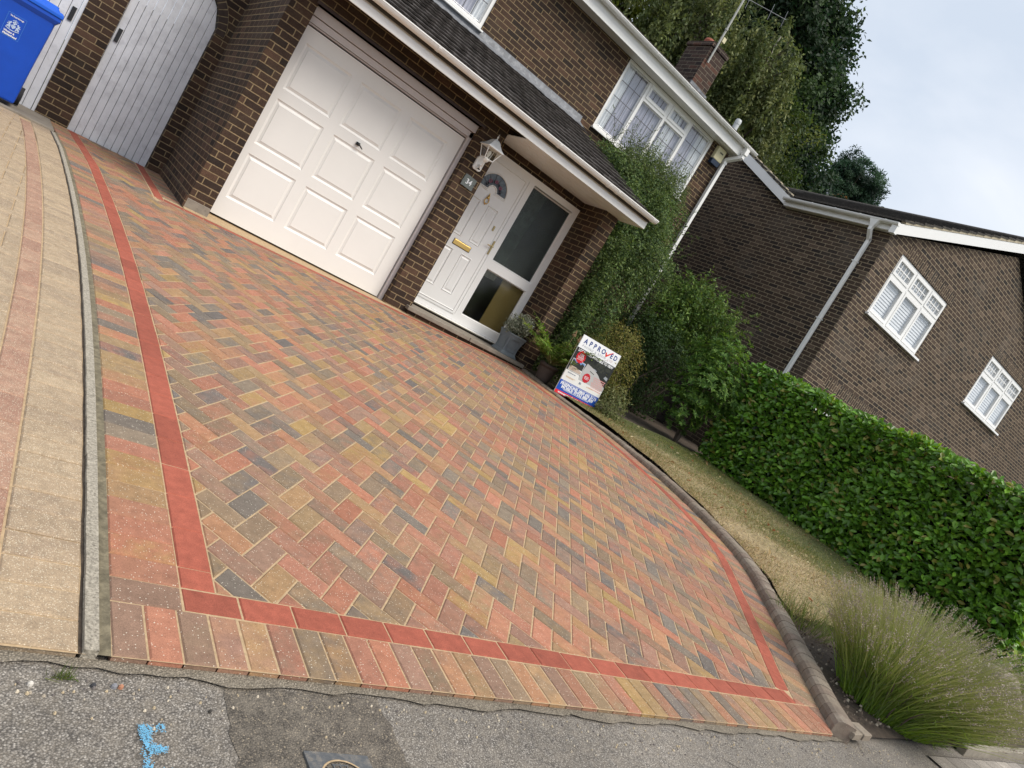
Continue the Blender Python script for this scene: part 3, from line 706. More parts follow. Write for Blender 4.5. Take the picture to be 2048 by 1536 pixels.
# fascia, soffit, gutter of the lower roof
fa = MB(); fa.box(-.36, 4.655, -.68, -.66, 2.475, 2.622); fa.box(4.60, 4.655, -.66, -.15, 2.475, 2.60); fa.build('fascia', M_['white'], house, bevel=.003)
sf = MB()
for i in range(5):
    a = -.655 + i * .208; sf.box(2.522, 4.598, a, a + .200, 2.481, 2.490); sf.box(2.522, 4.598, a + .200, a + .208, 2.484, 2.490)
sf.build('soffit', M_['white'], house)
def gutter(name, x0, x1, yf, zt, clips, parent, r=.056):
    gm = MB(); pr = []
    for k in range(9): a = PI + PI * k / 8; pr.append((math.cos(a) * r, math.sin(a) * r * .95))
    outer = pr; inner = [(u * .93, v * .93) for u, v in pr]
    poly = outer + inner[::-1]
    gm.prism(poly, x0, x1, lambda u, v, t: (t, yf - r - .004 + u, zt + v))
    gm.prism([(-r - .004, -.008), (-r + .006, -.008), (-r + .006, .004), (-r - .004, .004)], x0, x1, lambda u, v, t: (t, yf - r - .004 + u, zt + v))
    for p in (x0, x1): gm.prism(outer, p - .002, p + .002, lambda u, v, t: (t, yf - r - .004 + u, zt + v))
    o = gm.build(name, M_['white'], parent)
    for c in clips:
        w = .018; cb = MB()
        pp = [(math.cos(PI + PI * k / 8) * (r + .005), math.sin(PI + PI * k / 8) * (r + .005)) for k in range(9)]
        cb.prism(pp, c - w, c + w, lambda u, v, t: (t, yf - r - .004 + u, zt + v + .003)); cb.build('gutter_clip', M_['white'], o)
    return o
gutter('gutter', -.36, 4.71, -.682, 2.648, [.15, 1.05, 1.93, 2.85, 3.75, 3.92, 4.64], house)
# upper fascia, soffit, gutter, main roof
fa = MB(); fa.box(-.42, 7.80, 1.79, 1.81, 5.055, 5.255); fa.box(7.78, 7.80, 1.81, 2.2, 5.055, 5.25); fa.build('fascia', M_['white'], house, bevel=.003)
sf = MB(); sf.box(-.42, 7.78, 1.81, 2.05, 5.060, 5.070); sf.build('soffit', M_['white'], house)
gutter('gutter', -.45, 8.02, 1.788, 5.268, [1.2, 2.2, 3.2, 4.15, 5.05, 5.95, 6.85, 7.55, 7.80], house)
mr_ = MB(); ya, za, yr, zr = 1.70, 5.275, 5.35, 6.70
mr_.hexa([(-.45, ya, za - .03), (7.95, ya, za - .03), (7.95, yr, zr - .03), (-.45, yr, zr - .03), (-.45, ya, za + .025), (7.95, ya, za + .025), (7.95, yr, zr + .02), (-.45, yr, zr + .02)])
mr_.hexa([(-.45, yr + .001, zr - .03), (7.95, yr + .001, zr - .03), (7.95, 9.0, za - .03), (-.45, 9.0, za - .03), (-.45, yr + .001, zr + .02), (7.95, yr + .001, zr + .02), (7.95, 9.0, za + .02), (-.45, 9.0, za + .02)])
roof = mr_.build('roof', M_['tile'], house)
# chimney with oversailing top course, flaunching and a pot
ch = MB(); ch.box(6.89, 7.34, 3.0, 3.67, 5.5, 6.70); ch.box(6.865, 7.365, 2.975, 3.695, 6.64, 6.715); ch.box(6.91, 7.32, 3.02, 3.65, 6.716, 6.75)
chim = ch.build('chimney', M_['brick_ch'], roof)
cp = MB(); cp.lathe([(.10, 6.74), (.105, 6.80), (.085, 6.84), (.08, 6.80)], 7.02, 3.3, 16); cp.build('chimney_pot', plain('clay_pot', (.30, .085, .05), .8, .15), roof)
cf = MB(); cf.hexa([(6.86, 2.97, 5.78), (7.37, 2.97, 5.78), (7.37, 2.998, 5.78), (6.86, 2.998, 5.78), (6.86, 2.97, 5.93), (7.37, 2.97, 5.90), (7.37, 2.998, 5.90), (6.86, 2.998, 5.93)]); cf.build('chimney_flashing', M_['lead'], roof)
vp = MB(); vp.lathe([(.052, 5.2), (.052, 5.52), (.058, 5.52), (.058, 5.57), (.05, 5.605), (.02, 5.62)], 7.50, 2.0, 16); vp.build('vent_pipe', plain('vent_grey', (.55, .57, .58), .4, .06), roof, smooth=False)
# downpipe at the right corner
dpm = MB()
dpm.box(7.735, 7.825, 1.68, 1.79, 5.10, 5.215)
def sqpipe(mb, pts, w):
    for a, b_ in zip(pts[:-1], pts[1:]):
        a, b_ = Vector(a), Vector(b_); d = (b_ - a).normalized(); s = Vector((1, 0, 0)) if abs(d.x) < .9 else Vector((0, 1, 0)); s = (s - d * s.dot(d)).normalized(); q = d.cross(s); h = w / 2
        mb.hexa([a - s * h - q * h, a + s * h - q * h, a + s * h + q * h, a - s * h + q * h, b_ - s * h - q * h, b_ + s * h - q * h, b_ + s * h + q * h, b_ - s * h + q * h])
sqpipe(dpm, [(7.78, 1.735, 5.12), (7.775, 1.735, 5.03)], .068); sqpipe(dpm, [(7.775, 1.735, 5.045), (7.70, 1.985, 4.91)], .066); sqpipe(dpm, [(7.70, 1.985, 4.93), (7.70, 1.985, .0)], .065)
for z in (4.86, 3.1, 1.4): dpm.box(7.66, 7.74, 1.945, 2.05, z - .02, z + .02)
dpm.build('downpipe', M_['white'], house, bevel=.004)

# windows of the upper floor
def frame_rect(mb, x0, x1, z0, z1, w, yf, yb):
    mb.box(x0, x1, yf, yb, z1 - w, z1); mb.box(x0, x1, yf, yb, z0, z0 + w); mb.box(x0, x0 + w, yf, yb, z0 + w, z1 - w); mb.box(x1 - w, x1, yf, yb, z0 + w, z1 - w)
def bevel_rect(mb, x0, x1, z0, z1, yf, d, w):   # sloping bead round a pane
    A = [(x0, z0), (x1, z0), (x1, z1), (x0, z1)]; B = [(x0 + w, z0 + w), (x1 - w, z0 + w), (x1 - w, z1 - w), (x0 + w, z1 - w)]
    for i in range(4):
        a, b_, c, e = A[i], A[(i + 1) % 4], B[(i + 1) % 4], B[i]
        mb.face([(a[0], yf, a[1]), (b_[0], yf, b_[1]), (c[0], yf + d, c[1]), (e[0], yf + d, e[1])])
def pleats(mb, x0, x1, z0, z1, y, amp=.018, per=.07):
    n = max(4, int((x1 - x0) / per * 6)); xs = lin(x0, x1, n); f = lambda x: y + amp * math.sin(x / per * 2 * PI) + amp * .4 * math.sin(x * 37)
    for a, b_ in zip(xs[:-1], xs[1:]): mb.face([(a, f(a), z0), (b_, f(b_), z0), (b_, f(b_), z1), (a, f(a), z1)])
def cames(mb, x0, x1, z0, z1, y, nx, nz):
    w = .0055
    for i in range(1, nx): c = x0 + (x1 - x0) * i / nx; mb.box(c - w, c + w, y - .003, y, z0, z1)
    for i in range(1, nz): c = z0 + (z1 - z0) * i / nz; mb.box(x0, x1, y - .0034, y + .0004, c - w, c + w)
def upper_window(X0, X1, ZB, ZT, divs, lights):
    wy = 2.075; fm = MB(); frame_rect(fm, X0, X1, ZB, ZT, .055, wy - .012, wy + .06)
    for d in divs: fm.box(d - .03, d + .03, wy - .012, wy + .06, ZB + .055, ZT - .055)
    win = fm.build('window', M_['white'], house, bevel=.004)
    sm = MB(); sm.hexa([(X0 - .02, 1.995, ZB - .035), (X1 + .02, 1.995, ZB - .035), (X1 + .02, 2.07, ZB - .035), (X0 - .02, 2.07, ZB - .035), (X0 - .02, 1.995, ZB - .012), (X1 + .02, 1.995, ZB - .012), (X1 + .02, 2.07, ZB - .001), (X0 - .02, 2.07, ZB - .001)]); sm.build('sill', M_['white'], win, bevel=.003)
    cs = MB(); gl = MB(); cm = MB()
    for (a, b_, c, e, sash, nx, nz) in lights:
        w = .045 if sash else .012
        if sash:
            frame_rect(cs, a, b_, c, e, w, wy - .024, wy + .03)
        bevel_rect(cs, a + w, b_ - w, c + w, e - w, wy - .022 if sash else wy - .01, .02, .014)
        i = w + .012; yg = wy - .004 if sash else wy + .008
        gl.face([(a + i, yg, c + i), (b_ - i, yg, c + i), (b_ - i, yg, e - i), (a + i, yg, e - i)])
        cames(cm, a + i, b_ - i, c + i, e - i, yg, nx, nz)
    cs.build('sash', M_['white'], win); gl.build('pane', M_['glass'], win); cm.build('leading', M_['leadline'], win)
    nc = MB(); pleats(nc, X0 + .05, X1 - .05, ZB + .03, ZT - .05, wy + .075, .010, .06); nc.build('net_curtain', M_['curtain'], win)
    wd = X1 - X0
    for a, b_ in ((X0 + .05, X0 + .05 + wd * .085), (X0 + wd * .55, X0 + wd * .66), (X1 - .05 - wd * .10, X1 - .05)):
        dc = MB(); pleats(dc, a, b_, ZB + .03, ZT - .05, wy + .045, .012, .055); dc.build('curtain', M_['drape'], win)
    rm = MB(); rm.box(X0 - .1, X1 + .1, wy + .2, wy + 1.2, ZB - .1, ZT + .02)
    rm.build('room', M_['room'], win)
m1, m2, m3, TR_ = 5.50, 6.09, 6.665, 4.74
upper_window(*UW, [m1, m2, m3], [(4.955, m1 - .03, 3.915, 5.005, 0, 3, 4), (m1 + .03, m2 - .03, TR_ + .02, 5.0, 1, 4, 1), (m2 + .03, m3 - .03, TR_ + .02, 5.0, 1, 4, 1),
    (m1 + .03, m2 - .03, 3.915, TR_ - .03, 0, 3, 3), (m2 + .03, m3 - .03, 3.915, TR_ - .03, 0, 3, 3), (m3 + .03, 7.23, 3.915, 5.005, 0, 3, 4)])
upper_window(*LWn, [1.31, 1.90], [(.775, 1.28, 3.915, 5.005, 0, 3, 4), (1.34, 1.87, 3.915, 5.0, 0, 3, 4), (1.93, 2.432, 3.915, 5.005, 0, 3, 4)])
tb = MB(); tb.box(m1 + .03, m3 - .03, 2.064, 2.13, TR_ - .03, TR_ + .02); tb.build('transom', M_['white'], house)

# garage door
def panel(mb, x0, x1, z0, z1, y, steps):   # steps [(inset, depth)] from the door face inward
    prev = (x0, x1, z0, z1, y)
    for ins, d in steps:
        cur = (x0 + ins, x1 - ins, z0 + ins, z1 - ins, y + d)
        A = [(prev[0], prev[2]), (prev[1], prev[2]), (prev[1], prev[3]), (prev[0], prev[3])]; B = [(cur[0], cur[2]), (cur[1], cur[2]), (cur[1], cur[3]), (cur[0], cur[3])]
        for i in range(4):
            j = (i + 1) % 4; mb.face([(A[i][0], prev[4], A[i][1]), (A[j][0], prev[4], A[j][1]), (B[j][0], cur[4], B[j][1]), (B[i][0], cur[4], B[i][1])])
        prev = cur
    mb.face([(prev[0], prev[4], prev[2]), (prev[1], prev[4], prev[2]), (prev[1], prev[4], prev[3]), (prev[0], prev[4], prev[3])])
gd = MB(); cols_ = [(.088, .642), (.764, 1.302), (1.424, 1.968)]; rws = [(.229, .745), (.865, 1.382), (1.497, 2.012)]
PH = [(a, b_, c, e) for a, b_ in cols_ for c, e in rws]
gd.grid_wall(-.03, 2.128, .015, 2.172, [(*p,) for p in PH], FX(0), 0, 0)
gd.face([(-.03, 0, .015), (2.128, 0, .015), (2.128, .04, .015), (-.03, .04, .015)]); gd.face([(2.128, 0, .015), (2.128, 0, 2.172), (2.128, .04, 2.172), (2.128, .04, .015)]); gd.face([(-.03, 0, 2.172), (-.03, .04, 2.172), (2.128, .04, 2.172), (2.128, 0, 2.172)])
for p in PH: panel(gd, *p, 0, [(.004, .006), (.022, .012), (.046, .004), (.050, .0)])
gdo = gd.build('garage_door', M_['gwhite'], house)
fr_ = MB(); fr_.box(2.143, 2.189, -.035, .05, Z0 + .05, 2.272); fr_.box(-.011, 2.189, -.035, .05, 2.205, 2.272); fr_.box(-.011, 2.189, -.06, .05, 2.279, 2.372); fr_.box(-.011, 2.189, -.02, .05, 2.188, 2.199)
fr_.build('garage_frame', M_['gframe'], gdo, bevel=.003)
gb = MB(); gb.box(-.011, 2.189, .05, .09, Z0, 2.38); gb.build('garage_dark_gap', M_['gap'], gdo)
hn = MB(); hn.box(1.020, 1.062, -.022, .001, 1.418, 1.452); hn.tube([(1.041, -.02, 1.435), (1.041, -.045, 1.435)], .011, 10); hn.tube([(1.041, -.042, 1.437), (1.085, -.046, 1.413), (1.10, -.046, 1.405)], [.009, .007, .004], 8); hn.build('handle', M_['steel'], gdo)
th = MB(); th.hexa([(-.012, -.148, gz(0, -.15) - .05), (2.19, -.148, gz(2.2, -.15) - .05), (2.19, .06, -.02), (-.012, .06, -.02), (-.012, -.148, gz(0, -.15) + .004), (2.19, -.148, gz(2.2, -.15) + .004), (2.19, .06, .004), (-.012, .06, .0)])
th.hexa([(-.26, -.25, gz(0, -.25) - .05), (2.52, -.25, gz(2.5, -.25) - .05), (2.52, -.15, gz(2.5, -.15) - .05), (-.26, -.15, gz(0, -.15) - .05), (-.26, -.25, gz(0, -.25) - .002), (2.52, -.25, gz(2.5, -.25) - .002), (2.52, -.15, gz(2.5, -.15) + .004), (-.26, -.15, gz(0, -.15) + .004)])
th.build('threshold', M_['jsand'], gdo)

# front door with its side window
YD = .38
ff = MB(); frame_rect(ff, 2.52, 4.365, .165, 2.362, .085, YD, YD + .07); ff.box(3.425, 3.520, YD, YD + .07, .25, 2.277); ff.box(3.52, 4.28, YD, YD + .07, 1.005, 1.130); ff.box(3.52, 4.28, YD, YD + .07, .25, .288)
for r in ((3.52, 4.266, .288, 1.005), (3.52, 4.266, 1.13, 2.262)): bevel_rect(ff, *r, YD + .001, .03, .016)
ff.box(4.265, 4.29, YD + .001, YD + .07, .25, 2.28)
fdo = ff.build('front_door', M_['white'], house)
sl_ = MB(); sl_.hexa([(2.50, YD - .10, .118), (4.368, YD - .10, .118), (4.368, YD + .05, .118), (2.50, YD + .05, .118), (2.50, YD - .10, .140), (4.368, YD - .10, .140), (4.368, YD + .002, .163), (2.50, YD + .002, .163)]); sl_.build('door_sill', M_['white'], fdo)
lm = MB(); PD = [(2.735, 2.918, 1.18, 1.72), (3.05, 3.230, 1.18, 1.72), (2.735, 2.918, .455, 1.0), (3.05, 3.230, .455, 1.0)]
FC = (2.985, 1.885); FR, FI = .222, .075
YL = YD - .012
lm.grid_wall(2.60, 3.412, .245, 2.282, [(*p,) for p in PD] + [(FC[0] - .26, FC[0] + .26, FC[1] - .04, FC[1] + .28)], FX(YL), 0, 0)
for p in PD: panel(lm, *p, YL, [(.008, -.008), (.018, .004), (.030, .006), (.048, -.002)])
for e in ((2.60, 3.412),):
    lm.face([(3.412, YL, .245), (3.412, YL, 2.282), (3.412, YL + .03, 2.282), (3.412, YL + .03, .245)]); lm.face([(2.6, YL, 2.282), (2.6, YL + .03, 2.282), (3.412, YL + .03, 2.282), (3.412, YL, 2.282)]); lm.face([(2.6, YL, .245), (3.412, YL, .245), (3.412, YL + .03, .245), (2.6, YL + .03, .245)])
# sunburst light: fill between its rectangle and a half ring, then mouldings
NA = 24
arc = lambda r, k: (FC[0] + r * math.cos(PI - PI * k / NA), FC[1] + r * math.sin(PI - PI * k / NA))
x0, x1, z0_, z1_ = FC[0] - .26, FC[0] + .26, FC[1] - .04, FC[1] + .28
RO = FR + .012
def edge_pt(k):
    a = PI - PI * k / NA; c, s = math.cos(a), math.sin(a)
    t = min(.26 / abs(c) if abs(c) > 1e-6 else 9, .28 / s if s > 1e-6 else 9); return (FC[0] + c * t, FC[1] + s * t)
for k in range(NA):
    a, b_, c, e = arc(RO, k), arc(RO, k + 1), edge_pt(k + 1), edge_pt(k)
    pts = [e, c, b_, a]
    if (abs(abs(e[0] - FC[0]) - .26) < 1e-6) != (abs(abs(c[0] - FC[0]) - .26) < 1e-6): pts = [e, (x0 if e[0] < FC[0] else x1, z1_), c, b_, a]
    lm.face([(p[0], YL, p[1]) for p in pts])
    i0, i1 = arc(FI - .008, k), arc(FI - .008, k + 1); lm.face([(FC[0], YL, FC[1]), (i0[0], YL, i0[1]), (i1[0], YL, i1[1])])
for poly in ([(x0, z0_), (x1, z0_), (x1, FC[1]), (x0, FC[1])],): lm.face([(p[0], YL, p[1]) for p in poly])
leaf_ = lm.build('door_leaf', M_['white'], fdo)
md = MB()
ring = [arc(RO + .012, k) for k in range(NA + 1)] ; 
def mould(pts, rad): md.tube([(p[0], YL - .002, p[1]) for p in pts], rad, 8)
mould([arc(RO, k) for k in range(NA + 1)], .011); mould([arc(FI - .004, k) for k in range(NA + 1)], .010)
mould([(FC[0] - RO, FC[1]), (FC[0] - FI, FC[1])], .010); mould([(FC[0] + FI, FC[1]), (FC[0] + RO, FC[1])], .010)
mould([(FC[0] - RO - .01, FC[1] - .018), (FC[0] - .055, FC[1] - .018)], .006); mould([(FC[0] + .055, FC[1] - .018), (FC[0] + RO + .01, FC[1] - .018)], .006)
for a, b_ in (((2.64, .285), (3.372, .285)), ((3.372, .285), (3.372, 2.24)), ((3.372, 2.24), (2.64, 2.24))): mould([a, b_], .007)
md.build('door_moulding', M_['white'], fdo)
fg = MB()
for k in range(NA):
    a, b_, c, e = arc(FR, k), arc(FR, k + 1), arc(FI, k + 1), arc(FI, k); fg.face([(p[0], YL + .004, p[1]) for p in (e, c, b_, a)])
m, t, b = nodes('stained_fanlight'); P = objco(t); f = noise(t, 30, 2, .5, P)
t.links.new(ramp(t, f, [(.4, (.055, .07, .09)), (.6, (.10, .12, .14))]), b.inputs['Base Color']); b.inputs['Roughness'].default_value = .12; bump(t, b, noise(t, 90, 2, .5, P), .25, .004)
fan = fg.build('fanlight', m, fdo)
fl = MB()
def blob(cx, cz, r, n=9, y=YL + .001, wob=.25):
    fl.face([(cx + r * (1 + wob * math.sin(k * 2.3)) * math.cos(2 * PI * k / n), y, cz + r * (1 + wob * math.cos(k * 1.7)) * math.sin(2 * PI * k / n)) for k in range(n)])
for a in range(12, 172, 14): c = math.radians(a); blob(FC[0] + .125 * math.cos(c), FC[1] + .125 * math.sin(c), .026)
fl.build('glass_leaf_pattern', plain('dark_violet_glass', (.022, .016, .035), .15, .4, 40), fan)
m_rub = plain('ruby_glass', (.22, .012, .05), .15, .5, 60)
for dx_, dz_ in ((0.005, .135), (-.085, .105), (.095, .095)):
    fl = MB()
    for k in range(6): blob(FC[0] + dx_ + .017 * math.cos(k), FC[1] + dz_ + .017 * math.sin(k), .011, 7, YL - .0005)
    fl.build('glass_flower', m_rub, fan)
fc = MB()
for a in range(20, 170, 26): c = math.radians(a); fc.tube([(FC[0] + FI * math.cos(c), YL, FC[1] + FI * math.sin(c)), (FC[0] + FR * math.cos(c + .05), YL, FC[1] + FR * math.sin(c + .05))], .0022, 6)
fc.build('leading', M_['leadline'], fan)
lb = MB(); lb.box(2.858, 3.135, YL - .012, YL + .002, 1.055, 1.122); lb.build('letterbox', M_['brass'], fdo, bevel=.005)
lb = MB(); lb.box(2.852, 3.141, YL - .004, YL + .001, 1.049, 1.128); lb.build('letterbox_surround', M_['gap'], fdo)
kn = MB(); kn.lathe([(.006, 1.83), (.016, 1.81), (.020, 1.79), (.016, 1.775)], 2.985, YL - .012, 12); kn.tube([(2.985 + .032 * math.cos(a), YL - .016, 1.745 + .038 * math.sin(a)) for a in lin(-PI * 1.4, PI * .4, 16)], .007, 8); kn.tube([(2.985, YL - .004, 1.85), (2.985, YL - .012, 1.80)], .006, 8); kn.lathe([(.004, 1.69), (.011, 1.70), (.004, 1.712)], 2.985, YL - .012, 10)
kn.build('door_knocker', M_['brass'], fdo)
hd = MB(); hd.box(3.385, 3.413, YL - .010, YL + .001, 1.165, 1.365); hd.tube([(3.399, YL - .01, 1.285), (3.399, YL - .045, 1.285)], .008, 8); hd.tube([(3.399, YL - .042, 1.285), (3.335, YL - .046, 1.280), (3.30, YL - .046, 1.278)], [.009, .008, .006], 8); hd.tube([(3.399, YL - .009, 1.215), (3.399, YL - .016, 1.215)], .009, 10)
hd.build('door_handle', M_['brassd'], fdo, bevel=.002)
hk = MB(); hk.box(3.272, 3.300, YL - .008, YL + .001, 1.462, 1.532); hk.tube([(3.286, YL - .008, 1.512), (3.286, YL - .016, 1.512)], .011, 12); hk.build('keyhole', M_['brassd'], fdo, bevel=.002)
gp = MB(); gp.box(3.53, 4.26, YD + .030, YD + .036, 1.14, 2.255); gp.build('side_window_pane', M_['glass_obs'], fdo)
gp = MB(); gp.box(3.53, 4.26, YD + .030, YD + .036, .295, .998); gp.build('side_window_pane', M_['glass_low'], fdo)
bd = MB(); bd.hexa([(3.868, YD + .060, .18), (4.30, YD + .060, .18), (4.30, YD + .078, .18), (3.868, YD + .078, .18), (3.885, YD + .075, 1.08), (4.30, YD + .075, 1.08), (4.30, YD + .093, 1.08), (3.885, YD + .093, 1.08)]); bd.build('tan_board', M_['board'], fdo)
hal = MB(); hal.grid_wall(2.5, 4.4, .1, 2.45, [], FX(1.9), 0, 0); hal.face([(2.5, .46, .1), (2.5, 1.9, .1), (2.5, 1.9, 2.45), (2.5, .46, 2.45)]); hal.face([(4.36, .46, .1), (4.36, .46, 2.45), (4.36, 1.9, 2.45), (4.36, 1.9, .1)]); hal.face([(2.5, .46, .12), (4.36, .46, .12), (4.36, 1.9, .12), (2.5, 1.9, .12)]); hal.face([(2.5, .46, 2.45), (2.5, 1.9, 2.45), (4.36, 1.9, 2.45), (4.36, .46, 2.45)])
hal.build('hallway', M_['room'], fdo)
hp = MB(); hp.hexa([(3.50, .62, .9), (3.86, .62, .9), (3.86, .65, .9), (3.50, .65, .9), (3.58, .74, 2.30), (4.02, .74, 2.30), (4.02, .77, 2.30), (3.58, .77, 2.30)]); hp.build('hall_pale_panel', plain('hall_pale_panel', (.42, .47, .42), .9, .45, 9), fdo)  # pale panel added behind the patterned glass to lighten its middle
# concrete step
st = MB(); x_ = 2.455
for a, b_ in ((2.455, 3.452), (3.460, 4.435)):
    st.box(a, b_, -.232, .30, .066, .117)
st.build('door_step', M_['step'], house, bevel=.007)
st = MB(); st.box(2.52, 4.37, .28, .47, .0, .150); st.build('door_step', M_['conc'], house)

# ------------------------------------------------------------------ side wall with gates, bin
gw = thing('garden_wall', 'brick wall with arched gate openings between the blue bin and the garage', 'wall', (-1.4, 2.05, -.1))
gm = MB(); GX0, GX1, GS, GT = -1.322, -.440, 1.76, 2.22
def wall_arch(mb, xa, xb, z0, z1, hole, y0, y1):   # hole: (x0,x1,spring,rise)
    hx0, hx1, sp, rise = hole; n = 20; cx = (hx0 + hx1) / 2; r = (hx1 - hx0) / 2
    for yy in (y0,):
        mb.face([(xa, yy, z0), (hx0, yy, z0), (hx0, yy, sp), (xa, yy, sp)]); mb.face([(hx1, yy, z0), (xb, yy, z0), (xb, yy, sp), (hx1, yy, sp)])
        for k in range(n):
            a0, a1 = PI - PI * k / n, PI - PI * (k + 1) / n
            p0 = (cx + r * math.cos(a0), sp + rise * math.sin(a0)); p1 = (cx + r * math.cos(a1), sp + rise * math.sin(a1))
            mb.face([(p0[0], yy, p0[1]), (p1[0], yy, p1[1]), (p1[0], yy, z1), (p0[0], yy, z1)])
            mb.face([(p0[0], y0, p0[1]), (p0[0], y1, p0[1]), (p1[0], y1, p1[1]), (p1[0], y0, p1[1])])
        mb.face([(xa, yy, sp), (hx0, yy, sp), (hx0, yy, z1), (xa, yy, z1)]); mb.face([(hx1, yy, sp), (xb, yy, sp), (xb, yy, z1), (hx1, yy, z1)])
    mb.face([(hx0, y0, z0), (hx0, y0, sp), (hx0, y1, sp), (hx0, y1, z0)]); mb.face([(hx1, y0, z0), (hx1, y1, z0), (hx1, y1, sp), (hx1, y0, sp)])
wall_arch(gm, -1.475, -.256, Z0 - .05, 2.75, (GX0 - .004, GX1 + .012, GS, GT - GS), 2.0, 2.22)
gm.face([(-1.66, 2.0, Z0 - .05), (-1.475, 2.0, Z0 - .05), (-1.475, 2.0, 2.75), (-1.66, 2.0, 2.75)]); gm.face([(-1.66, 2.0, Z0 - .05), (-1.66, 2.0, 2.75), (-1.66, 2.22, 2.75), (-1.66, 2.22, Z0 - .05)])
gm.grid_wall(-5.5, -1.66, Z0 - .05, 2.75, [(-2.62, -1.661, Z0 - .049, 2.15)], FX(2.0), 0, .22)
gm.build('wall', M_['brick'], gw)
n = 21; cx, r = (GX0 + GX1) / 2, (GX1 - GX0) / 2 + .012
am = plain('dark_arch_brick', (.055, .037, .029), .9, .35, 12, .5, 90)
vs_ = MB()
for k in range(n):
    a0, a1 = PI - PI * (k + .07) / n, PI - PI * (k + .93) / n; R2 = r + .105; E_ = GT - GS
    P4 = [(cx + r * math.cos(a0), GS + E_ * math.sin(a0)), (cx + r * math.cos(a1), GS + E_ * math.sin(a1)), (cx + R2 * math.cos(a1), GS + (E_ + .105) * math.sin(a1)), (cx + R2 * math.cos(a0), GS + (E_ + .105) * math.sin(a0))]
    vs_.prism(P4, 1.993, 2.01, lambda u, v, t: (u, t, v))
vs_.build('arch_brick', am, gw, bevel=.003)
vs_ = MB()
for k in range(40):
    a0, a1 = PI - PI * k / 40, PI - PI * (k + 1) / 40; R2 = r + .109
    vs_.face([(cx + r * math.cos(a0), 1.9965, GS + E_ * math.sin(a0)), (cx + r * math.cos(a1), 1.9965, GS + E_ * math.sin(a1)), (cx + R2 * math.cos(a1), 1.9965, GS + (E_ + .109) * math.sin(a1)), (cx + R2 * math.cos(a0), 1.9965, GS + (E_ + .109) * math.sin(a0))])
vs_.build('arch_mortar', plain('arch_mortar', (.28, .22, .125), .95, .3, 40), gw)
def plank_gate(name, label, X0, X1, z0, top, n, latch):
    g = thing(name, label, 'gate', ((X0 + X1) / 2, 2.04, z0))
    pm = MB(); wd = (X1 - X0) / n
    for i in range(n):
        a, b_ = X0 + i * wd + .0022, X0 + (i + 1) * wd - .0022; j = random.uniform(-.002, .002)
        ta, tb_ = top(a), top(b_)
        zz = z0 + random.uniform(0, .006)
        pm.hexa([(a, 2.030 + j, zz), (b_, 2.030 + j, zz), (b_, 2.052 + j, zz), (a, 2.052 + j, zz), (a, 2.030 + j, ta), (b_, 2.030 + j, tb_), (b_, 2.052 + j, tb_), (a, 2.052 + j, ta)])
    pm.build('plank', M_['gatew'], g, bevel=.003)
    bk = MB(); bk.box(X0, X1, 2.056, 2.08, z0 - .02, 1.6); bk.build('backing', M_['gap'], g)
    lt = MB(); lt.box(*latch[:2], 2.016, 2.032, *latch[2:]); lt.build('latch', M_['steel'], g, bevel=.002)
    return g
rr = (GX1 - GX0) / 2
plank_gate('plank_gate', 'pale arched plank gate closed in the brick arch beside the garage', GX0, GX1, -.085, lambda x: GS + (GT - GS) * math.sqrt(max(0.0, 1 - ((x - cx) / rr) ** 2)) - .004, 11, (-1.297, -1.255, 1.06, 1.22))
g2 = plank_gate('plank_gate', 'white plank gate half hidden behind the blue bin', -2.60, -1.70, -.085, lambda x: 2.13, 10, (-1.765, -1.72, 1.0, 1.16))
gp_ = MB(); gp_.box(-1.695, -1.663, 2.012, 2.07, -.085, 2.13); gp_.build('gate_post', M_['gatew'], g2)
so = MB(); so.hexa([(-2.7, .93, gz(-2.7, .9) - .05), (-1.45, .93, gz(-1.45, .9) - .05), (-1.50, 2.0, -.13), (-2.7, 2.0, -.13), (-2.7, .93, gz(-2.7, .9) + .022), (-1.45, .93, gz(-1.45, .9) + .018), (-1.50, 2.0, -.072), (-2.7, 2.0, -.072)])
tag(so.build('concrete_apron', M_['step'], bevel=.006), kind='structure')

wb = thing('wheelie_bin', 'blue wheeled recycling bin with a white council crest in front of the white gate', 'bin', (-2.08, 1.3, -.07))
BX, BZ = -2.085, -.055
bm = MB()
bot = (-2.085 - .215, -2.085 + .235, 1.02, 1.50); top = (-2.085 - .262, -2.085 + .258, .93, 1.62)
def loft(mb, rects):   # rects of (x0,x1,y0,y1,z)
    V = [];
    for x0, x1, y0, y1, z in rects: V += [(x0, y0, z), (x1, y0, z), (x1, y1, z), (x0, y1, z)]
    F = [[3, 2, 1, 0], [4 * (len(rects) - 1) + k for k in range(4)]]
    for i in range(len(rects) - 1):
        for k in range(4): F.append([4 * i + k, 4 * i + (k + 1) % 4, 4 * i + 4 + (k + 1) % 4, 4 * i + 4 + k])
    mb.raw(V, F)
loft(bm, [(*bot, BZ + .03), (-2.318, -1.845, .985, 1.53, .30), (*top, .885)])
bm.build('body', M_['blue'], wb, bevel=.018)
bm = MB(); loft(bm, [(-2.347, -1.827, .93, 1.62, .868), (-2.375, -1.795, .905, 1.66, .912), (-2.375, -1.795, .905, 1.66, .945)]); bm.build('rim', M_['blue'], wb, bevel=.006)
ld = MB(); loft(ld, [(-2.382, -1.787, .895, 1.66, .946), (-2.382, -1.787, .895, 1.66, .985), (-2.362, -1.807, .925, 1.65, 1.003)]); loft(ld, [(-2.34, -1.83, .95, 1.60, 1.003), (-2.30, -1.87, 1.0, 1.56, 1.04)])
lid = ld.build('lid', M_['blue2'], wb, bevel=.008)
